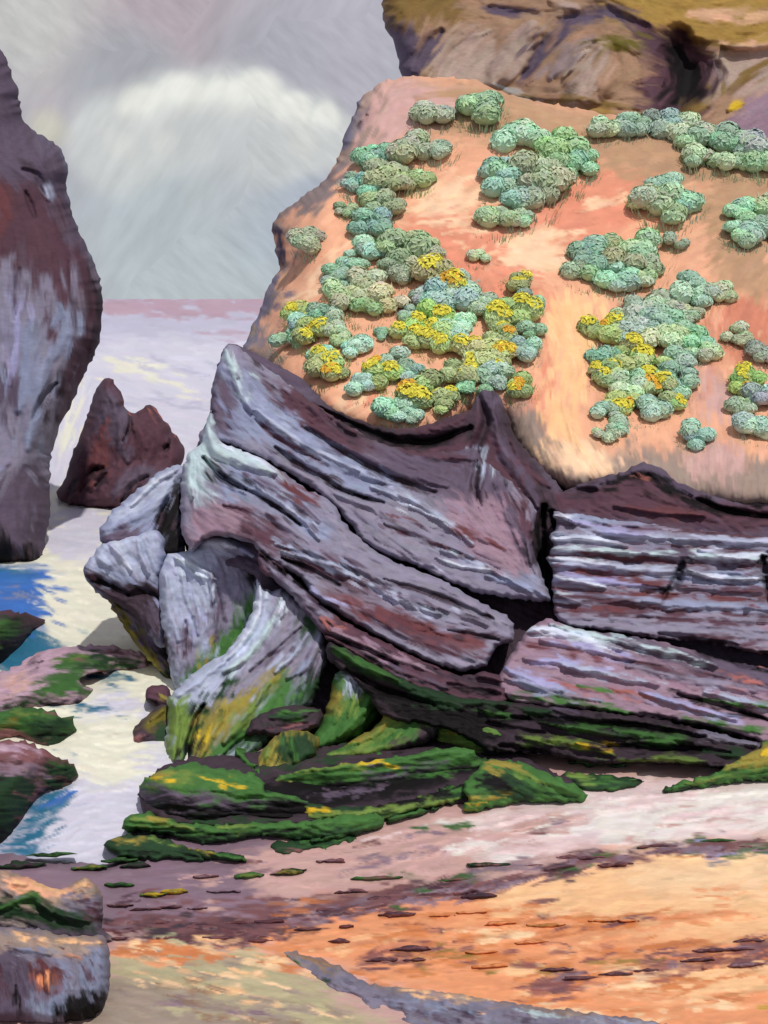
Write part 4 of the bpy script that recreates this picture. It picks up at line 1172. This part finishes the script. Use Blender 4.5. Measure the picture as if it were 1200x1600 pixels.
# ================================================================= bushes on the slope
B = {
'atop slope below the far cliff': [(673,186,58,'s'),(755,180,72,'s')],
'in the patch by upper left rim': [(590,250,56,'t'),(640,240,66,'s'),(610,285,72,'s'),(566,300,50,'t'),(648,284,56,'s'),(545,292,36,'t'),(600,325,56,'s'),(541,330,34,'s'),(580,356,62,'t'),(488,382,58,'s'),(690,238,50,'s')],
'in large patch at upper middle': [(815,228,70,'t'),(868,246,78,'s'),(905,262,60,'t'),(790,276,60,'t'),(840,288,84,'s'),(884,288,56,'s'),(790,312,66,'t'),(836,322,66,'s'),(772,350,62,'s'),(812,348,44,'s'),(896,238,40,'t')],
'in band along upper right skyline': [(942,208,52,'s'),(985,204,60,'t'),(1030,202,66,'t'),(1075,218,70,'s'),(1120,232,76,'t'),(1172,236,66,'t'),(1098,254,60,'s'),(1200,262,60,'s'),(1150,262,50,'s')],
'in round patch right of upper middle': [(1036,300,60,'t'),(1008,318,50,'s'),(1072,318,62,'t'),(1040,332,80,'s'),(1056,380,34,'s')],
'in patch halfway up right edge': [(1165,342,56,'t'),(1194,325,52,'s'),(1160,372,56,'t'),(1198,368,60,'s')],
'in oval patch beside sandy path': [(922,410,70,'t'),(968,408,76,'s'),(1014,402,72,'s'),(912,438,54,'t'),(960,440,66,'t'),(1008,432,60,'s')],
'in flowerless row left of centre': [(636,400,82,'s'),(622,434,58,'s'),(548,415,48,'t'),(583,402,60,'t'),(530,440,52,'t'),(568,452,62,'s'),(606,470,66,'s'),(536,474,60,'s'),(570,492,52,'s'),(505,498,50,'t'),(746,406,34,'s'),(660,410,50,'s')],
'in yellow flecked patch, left rim': [(466,492,54,'y'),(452,540,54,'t'),(490,530,60,'y'),(480,510,50,'t'),(518,520,44,'s'),(512,580,66,'y'),(562,550,50,'t'),(598,527,28,'t'),(500,556,40,'t'),(536,540,36,'s')],
'in mixed patch at slope centre': [(690,442,80,'y'),(730,452,50,'t'),(700,480,72,'t'),(668,510,66,'y'),(636,534,50,'y'),(686,540,66,'y'),(746,480,50,'s'),(642,496,36,'t'),(716,520,60,'t'),(660,470,40,'t')],
'in bright column left of path': [(806,446,44,'y'),(826,478,46,'t'),(800,500,70,'y'),(828,520,44,'t'),(786,530,60,'y'),(818,556,50,'t'),(776,566,72,'y'),(740,560,58,'y'),(722,590,66,'y'),(766,596,60,'t'),(814,612,48,'y'),(740,612,44,'t')],
'along the lower lip of slope': [(600,592,62,'y'),(572,614,50,'t'),(618,576,52,'t'),(664,626,72,'y'),(622,646,60,'t'),(700,634,54,'y'),(646,598,44,'t'),(640,654,40,'t')],
'atop large patch right of path': [(1002,488,62,'t'),(1044,480,64,'s'),(1084,466,66,'t'),(1126,460,48,'s'),(1030,512,66,'t'),(978,502,44,'s'),(1068,496,50,'s')],
'mid large patch right of path': [(945,526,62,'y'),(990,526,60,'t'),(1036,540,66,'s'),(1080,532,62,'t'),(938,560,52,'t'),(980,566,62,'y'),(1020,582,64,'y'),(1066,576,60,'t'),(1098,552,48,'s')],
'low in patch right of path': [(946,598,58,'y'),(988,606,62,'t'),(1030,618,60,'y'),(974,636,60,'y'),(1010,648,58,'t'),(946,648,44,'t'),(1052,634,44,'y'),(974,676,46,'t'),(946,684,36,'s'),(1060,612,50,'t')],
'alone near the cliff edge below a large patch': [(1088,686,52,'t')],
'in patch at lower right edge': [(1154,532,46,'s'),(1192,556,50,'t'),(1166,604,56,'y'),(1196,630,56,'t'),(1186,676,60,'t'),(1160,640,44,'s')],
}
def unit(rng, n):
    v = rng.normal(0, 1, (n, 3)); return v / np.linalg.norm(v, axis=1)[:, None]
def leaves(rng, cen, nrm, size, cols):
    n = len(cen)
    t = np.cross(nrm, unit(rng, n)); t /= np.linalg.norm(t, axis=1)[:, None] + 1e-9; b = np.cross(nrm, t)
    s1 = size * rng.uniform(.6, 1.3, n)[:, None]; s2 = s1 * rng.uniform(.35, .6, n)[:, None]
    v = np.stack([cen - t * s1, cen - b * s2 + nrm * s2 * .4, cen + t * s1, cen + b * s2 + nrm * s2 * .4], 1).reshape(-1, 3)
    q = np.arange(n * 4).reshape(-1, 4); return v, q, np.repeat(cols, 4, 0)
def bush(px, py, wpx, typ, seed):
    rng = np.random.default_rng(seed)
    root = SL.at(px, py + wpx * .06); Yv = root[1]; w = wpx / F * Yv * 1.15
    o = empty('bush', (0, 0, 0)); o.location = [float(v) for v in root]; bpy.context.view_layer.update()
    base = {'t': lin((180, 212, 188)), 's': lin((188, 206, 170)), 'y': lin((188, 208, 146))}[typ]
    base = base * rng.uniform(.85, 1.15) * (1 + rng.normal(0, .06, 3)) * 1.0
    V = []; Q = []; Cc = []; off = 0; puffs = []
    npf = 4 + int(wpx / 14)
    for k in range(npf):
        a = rng.uniform(0, 6.28); rr = w * .34 * math.sqrt(rng.random())
        pr = w * rng.uniform(.17, .26)
        yy = rr * math.sin(a) * 1.05; c = np.array([rr * math.cos(a) * 1.1, yy, yy * .66 + pr * rng.uniform(.35, .8) + .05 * w]); puffs.append((c, pr))
        sq = rng.uniform(.6, .95); tone = base * rng.uniform(.8, 1.2) * (1 + rng.normal(0, .05, 3))
        # solid heart of the puff
        nu, nv = 14, 9
        th = np.linspace(0, 2 * np.pi, nu, endpoint=False); ph = np.linspace(.05, np.pi - .05, nv)
        TH, PH = np.meshgrid(th, ph); rad = pr * .93 * (1 + rng.normal(0, .03, TH.shape))
        s = np.stack([np.cos(TH) * np.sin(PH) * rad, np.sin(TH) * np.sin(PH) * rad, np.cos(PH) * rad * sq], -1).reshape(-1, 3) + c
        I = np.arange(nu * nv).reshape(nv, nu)
        q = np.stack([I[:-1].ravel(), I[1:].ravel(), np.roll(I, -1, 1)[1:].ravel(), np.roll(I, -1, 1)[:-1].ravel()], 1)
        V.append(s); Q.append(q + off); Cc.append(np.tile(tone * 1.0, (len(s), 1))); off += len(s)
        n = 190
        d = unit(rng, n); d[:, 2] = np.abs(d[:, 2]) * 1.0 - .35 * (rng.random(n) < .3); d /= np.linalg.norm(d, axis=1)[:, None]
        cen = c + d * np.array([pr, pr, pr * sq]) * rng.uniform(.93, 1.07, n)[:, None]
        nr = d + unit(rng, n) * .2; nr /= np.linalg.norm(nr, axis=1)[:, None]
        cl = tone * rng.uniform(.95, 1.12, n)[:, None] * (1 + rng.normal(0, .04, (n, 3)))
        v, q, cc = leaves(rng, cen, nr, .055 * (w + .35), cl)
        V.append(v); Q.append(q + off); Cc.append(cc); off += len(v)
    # grassy fringe hanging round the foot
    n = 120; a = rng.uniform(0, 6.28, n); rr = w * rng.uniform(.38, .54, n)
    cen = np.stack([rr * np.cos(a), rr * np.sin(a), rng.uniform(-.08, .08, n) * w + .66 * rr * np.sin(a)], 1)
    up = np.stack([np.cos(a) * .5, np.sin(a) * .5, np.ones(n)], 1) * (w * .07); sd = np.stack([-np.sin(a), np.cos(a), 0 * a], 1) * w * .012
    v = np.stack([cen - up - sd, cen - up * .9 + sd, cen + up + sd * .3, cen + up - sd * .3], 1).reshape(-1, 3)
    V.append(v); Q.append(np.arange(n * 4).reshape(-1, 4) + off); Cc.append(np.repeat(base * rng.uniform(.7, 1.0, n)[:, None], 4, 0))
    mo = mesh_obj('foliage', np.concatenate(V), np.concatenate(Q), np.concatenate(Cc), LEAF, None, smooth=False); mo.parent = o
    if typ == 'y':
        for k in range(max(2, npf - 4)):
            c, pr = puffs[rng.integers(len(puffs))]; n = 50
            fd = np.array([rng.uniform(-.5, .5), -.6, .9]); fd /= np.linalg.norm(fd)
            d = fd + unit(rng, n) * .6; d /= np.linalg.norm(d, axis=1)[:, None]
            cen = c + d * pr * rng.uniform(1.04, 1.2, n)[:, None]
            yc = lin((238, 228, 84)) if rng.random() < .85 else lin((242, 190, 70))
            v, q, cc = leaves(rng, cen, d, .05 * (w + .3), yc * rng.uniform(.7, 1.1, n)[:, None])
            fo = mesh_obj('flower_cluster', v, q, cc, PETAL, None, smooth=False); fo.parent = o
    return o
TN = {'t': 'blue green bush', 's': 'sage green bush', 'y': 'green bush with yellow flowers'}
sd = 1000
for place, lst in B.items():
    lst = sorted(lst)
    for i, (x, y, w, t) in enumerate(lst):
        sd += 1; o = bush(x, y, w, t, sd)
        sz = 'small ' if w < 46 else ('wide ' if w > 68 else '')
        lab = '%s%s %s' % (sz, TN[t], place)
        if len(lst) > 1: lab += ', ' + (ORD[i] if i < len(lst) - 1 else 'rightmost')
        tag(o, lab, 'bush', 'bushes on the sandy slope')

# ================================================================= daylight
AZ, EL = (.42, -.9), 60
sun_d = bpy.data.lights.new('sun', 'SUN'); sun_d.energy = 2.6; sun_d.angle = math.radians(1.5); sun_d.color = (1, .96, .91)
sun = bpy.data.objects.new('sun', sun_d); COL.objects.link(sun)
import mathutils
hv = mathutils.Vector((AZ[0], AZ[1], 0)).normalized(); sv = hv * math.cos(math.radians(EL)) + mathutils.Vector((0, 0, math.sin(math.radians(EL))))
sun.rotation_euler = sv.to_track_quat('Z', 'Y').to_euler(); sun.location = (-20, -15, 40)
world = bpy.data.worlds.new('World'); scene.world = world; world.use_nodes = True
nt = world.node_tree; N = nt.nodes; Lk = nt.links
bg = N['Background']; bg.inputs['Strength'].default_value = .1
sky = N.new('ShaderNodeTexSky'); sky.sky_type = 'NISHITA'; sky.sun_disc = False
sky.sun_elevation = math.radians(EL); sky.sun_rotation = math.atan2(AZ[0], AZ[1])
tc = N.new('ShaderNodeTexCoord')
def vmath(op, a, b=None, sc=None):
    n = N.new('ShaderNodeVectorMath'); n.operation = op
    for i, q in enumerate((a, b)):
        if q is None: continue
        if isinstance(q, tuple): n.inputs[i].default_value = q
        else: Lk.new(q, n.inputs[i])
    if sc is not None:
        if isinstance(sc, float): n.inputs['Scale'].default_value = sc
        else: Lk.new(sc, n.inputs['Scale'])
    return n.outputs['Value'] if op in ('DISTANCE', 'DOT_PRODUCT', 'LENGTH') else n.outputs['Vector']
def fmath(op, *a):
    n = N.new('ShaderNodeMath'); n.operation = op
    for i, q in enumerate(a):
        if isinstance(q, (int, float)): n.inputs[i].default_value = q
        else: Lk.new(q, n.inputs[i])
    return n.outputs[0]
def noise(vec, scale, rot=(0, 0, 0), sc=(1, 1, 1), detail=4):
    mp = N.new('ShaderNodeMapping'); mp.inputs['Rotation'].default_value = rot; 
    mp2 = N.new('ShaderNodeMapping'); mp2.inputs['Scale'].default_value = sc
    Lk.new(vec, mp.inputs[0]); Lk.new(mp.outputs[0], mp2.inputs[0])
    n = N.new('ShaderNodeTexNoise'); n.inputs['Scale'].default_value = scale; n.inputs['Detail'].default_value = detail
    Lk.new(mp2.outputs[0], n.inputs[0]); return n
dirv = vmath('NORMALIZE', tc.outputs['Generated'])
wn = noise(dirv, 7, detail=6)
warp = vmath('ADD', dirv, vmath('SCALE', vmath('SUBTRACT', wn.outputs['Color'], (.5, .5, .5)), sc=.035))
def pdir(px, py):
    v = P(np.array(float(px)), np.array(float(py)), np.array(10.0)) - np.array([0, 0, HC]); v = v / np.linalg.norm(v); return tuple(float(q) for q in v)
def mixc(fac, a, b):
    n = N.new('ShaderNodeMix'); n.data_type = 'RGBA'; Lk.new(fac, n.inputs[0])
    for i, q in ((6, a), (7, b)):
        if isinstance(q, tuple): n.inputs[i].default_value = q
        else: Lk.new(q, n.inputs[i])
    return n.outputs[2]
SB = 10.0
def sc_(c, k=1.0): v = lin(c) * SB * k; return (float(v[0]), float(v[1]), float(v[2]), 1)
cur = mixc(fmath('MULTIPLY', 1.0, .88), sky.outputs[0], sc_((174, 173, 184)))
def blob(px, py, r, c, soft=.6, amt=1.0, hard=False):
    global cur
    d = vmath('DISTANCE', warp, pdir(px, py))
    mr = N.new('ShaderNodeMapRange'); mr.interpolation_type = 'SMOOTHSTEP'
    mr.inputs['From Min'].default_value = r / F; mr.inputs['From Max'].default_value = r / F * (1 - soft)
    mr.inputs['To Min'].default_value = 0; mr.inputs['To Max'].default_value = amt
    Lk.new(d, mr.inputs[0]); cur = mixc(mr.outputs[0], cur, sc_(c))
blob(230, 30, 380, (178, 167, 174), .9)
blob(520, 60, 200, (180, 178, 188), .9)
blob(40, 20, 160, (196, 196, 194), .9)
blob(300, 380, 300, (178, 188, 194), .8)
blob(430, 330, 120, (172, 182, 196), .8, .8)
blob(200, 130, 110, (164, 168, 176), .6, .8)
blob(420, 110, 130, (168, 170, 180), .7, .7)
for b_ in ((190, 225, 95), (250, 200, 90), (300, 190, 90), (365, 190, 95), (430, 215, 85), (490, 215, 70), (540, 235, 50)):
    blob(b_[0], b_[1], b_[2], (204, 207, 206), .45, .85)
for b_ in ((228, 172, 34), (283, 158, 38), (345, 164, 34), (395, 156, 40), (452, 182, 30), (505, 192, 24)):
    blob(b_[0], b_[1], b_[2] * 1.25, (232, 233, 226), .5, .85)
for b_ in ((215, 215, 50), (270, 205, 50), (330, 208, 52), (390, 205, 50), (445, 225, 46), (500, 228, 40)):
    blob(b_[0], b_[1] + 4, b_[2], (200, 203, 203), .6, .75)
for b_ in ((200, 232, 30), (262, 226, 30), (322, 236, 28), (470, 222, 34), (400, 250, 26)):
    blob(b_[0], b_[1], b_[2], (212, 214, 210), .8, .7)
blob(80, 195, 45, (204, 202, 186), .8, .8)
blob(360, 275, 130, (184, 188, 192), .9, .7)
blob(300, 470, 260, (184, 194, 196), .9, .5)
# brushy streaks in the cloud deck
st = noise(dirv, 150, rot=(0, math.radians(50), 0), sc=(1, 1, .25), detail=5)
st2 = noise(dirv, 90, rot=(0, math.radians(-35), 0), sc=(1, 1, .28), detail=4)
n3 = noise(dirv, 5, detail=3)
mfac = N.new('ShaderNodeMix'); Lk.new(n3.outputs[0], mfac.inputs[0])
sel = fmath('GREATER_THAN', n3.outputs[0], .5)
val = fmath('ADD', fmath('MULTIPLY', st.outputs[0], sel), fmath('MULTIPLY', st2.outputs[0], fmath('SUBTRACT', 1.0, sel)))
N.remove(mfac)
mul = fmath('ADD', fmath('MULTIPLY', val, .42), .81)
fin = vmath('SCALE', cur, sc=mul)
Lk.new(fin, bg.inputs['Color'])
vs = scene.view_settings; vs.view_transform = 'Standard'; vs.look = 'None'; vs.exposure = 0; vs.gamma = 1; vs.use_curve_mapping = False
scene.cycles.use_denoising = True
scene.cycles.max_bounces = 6
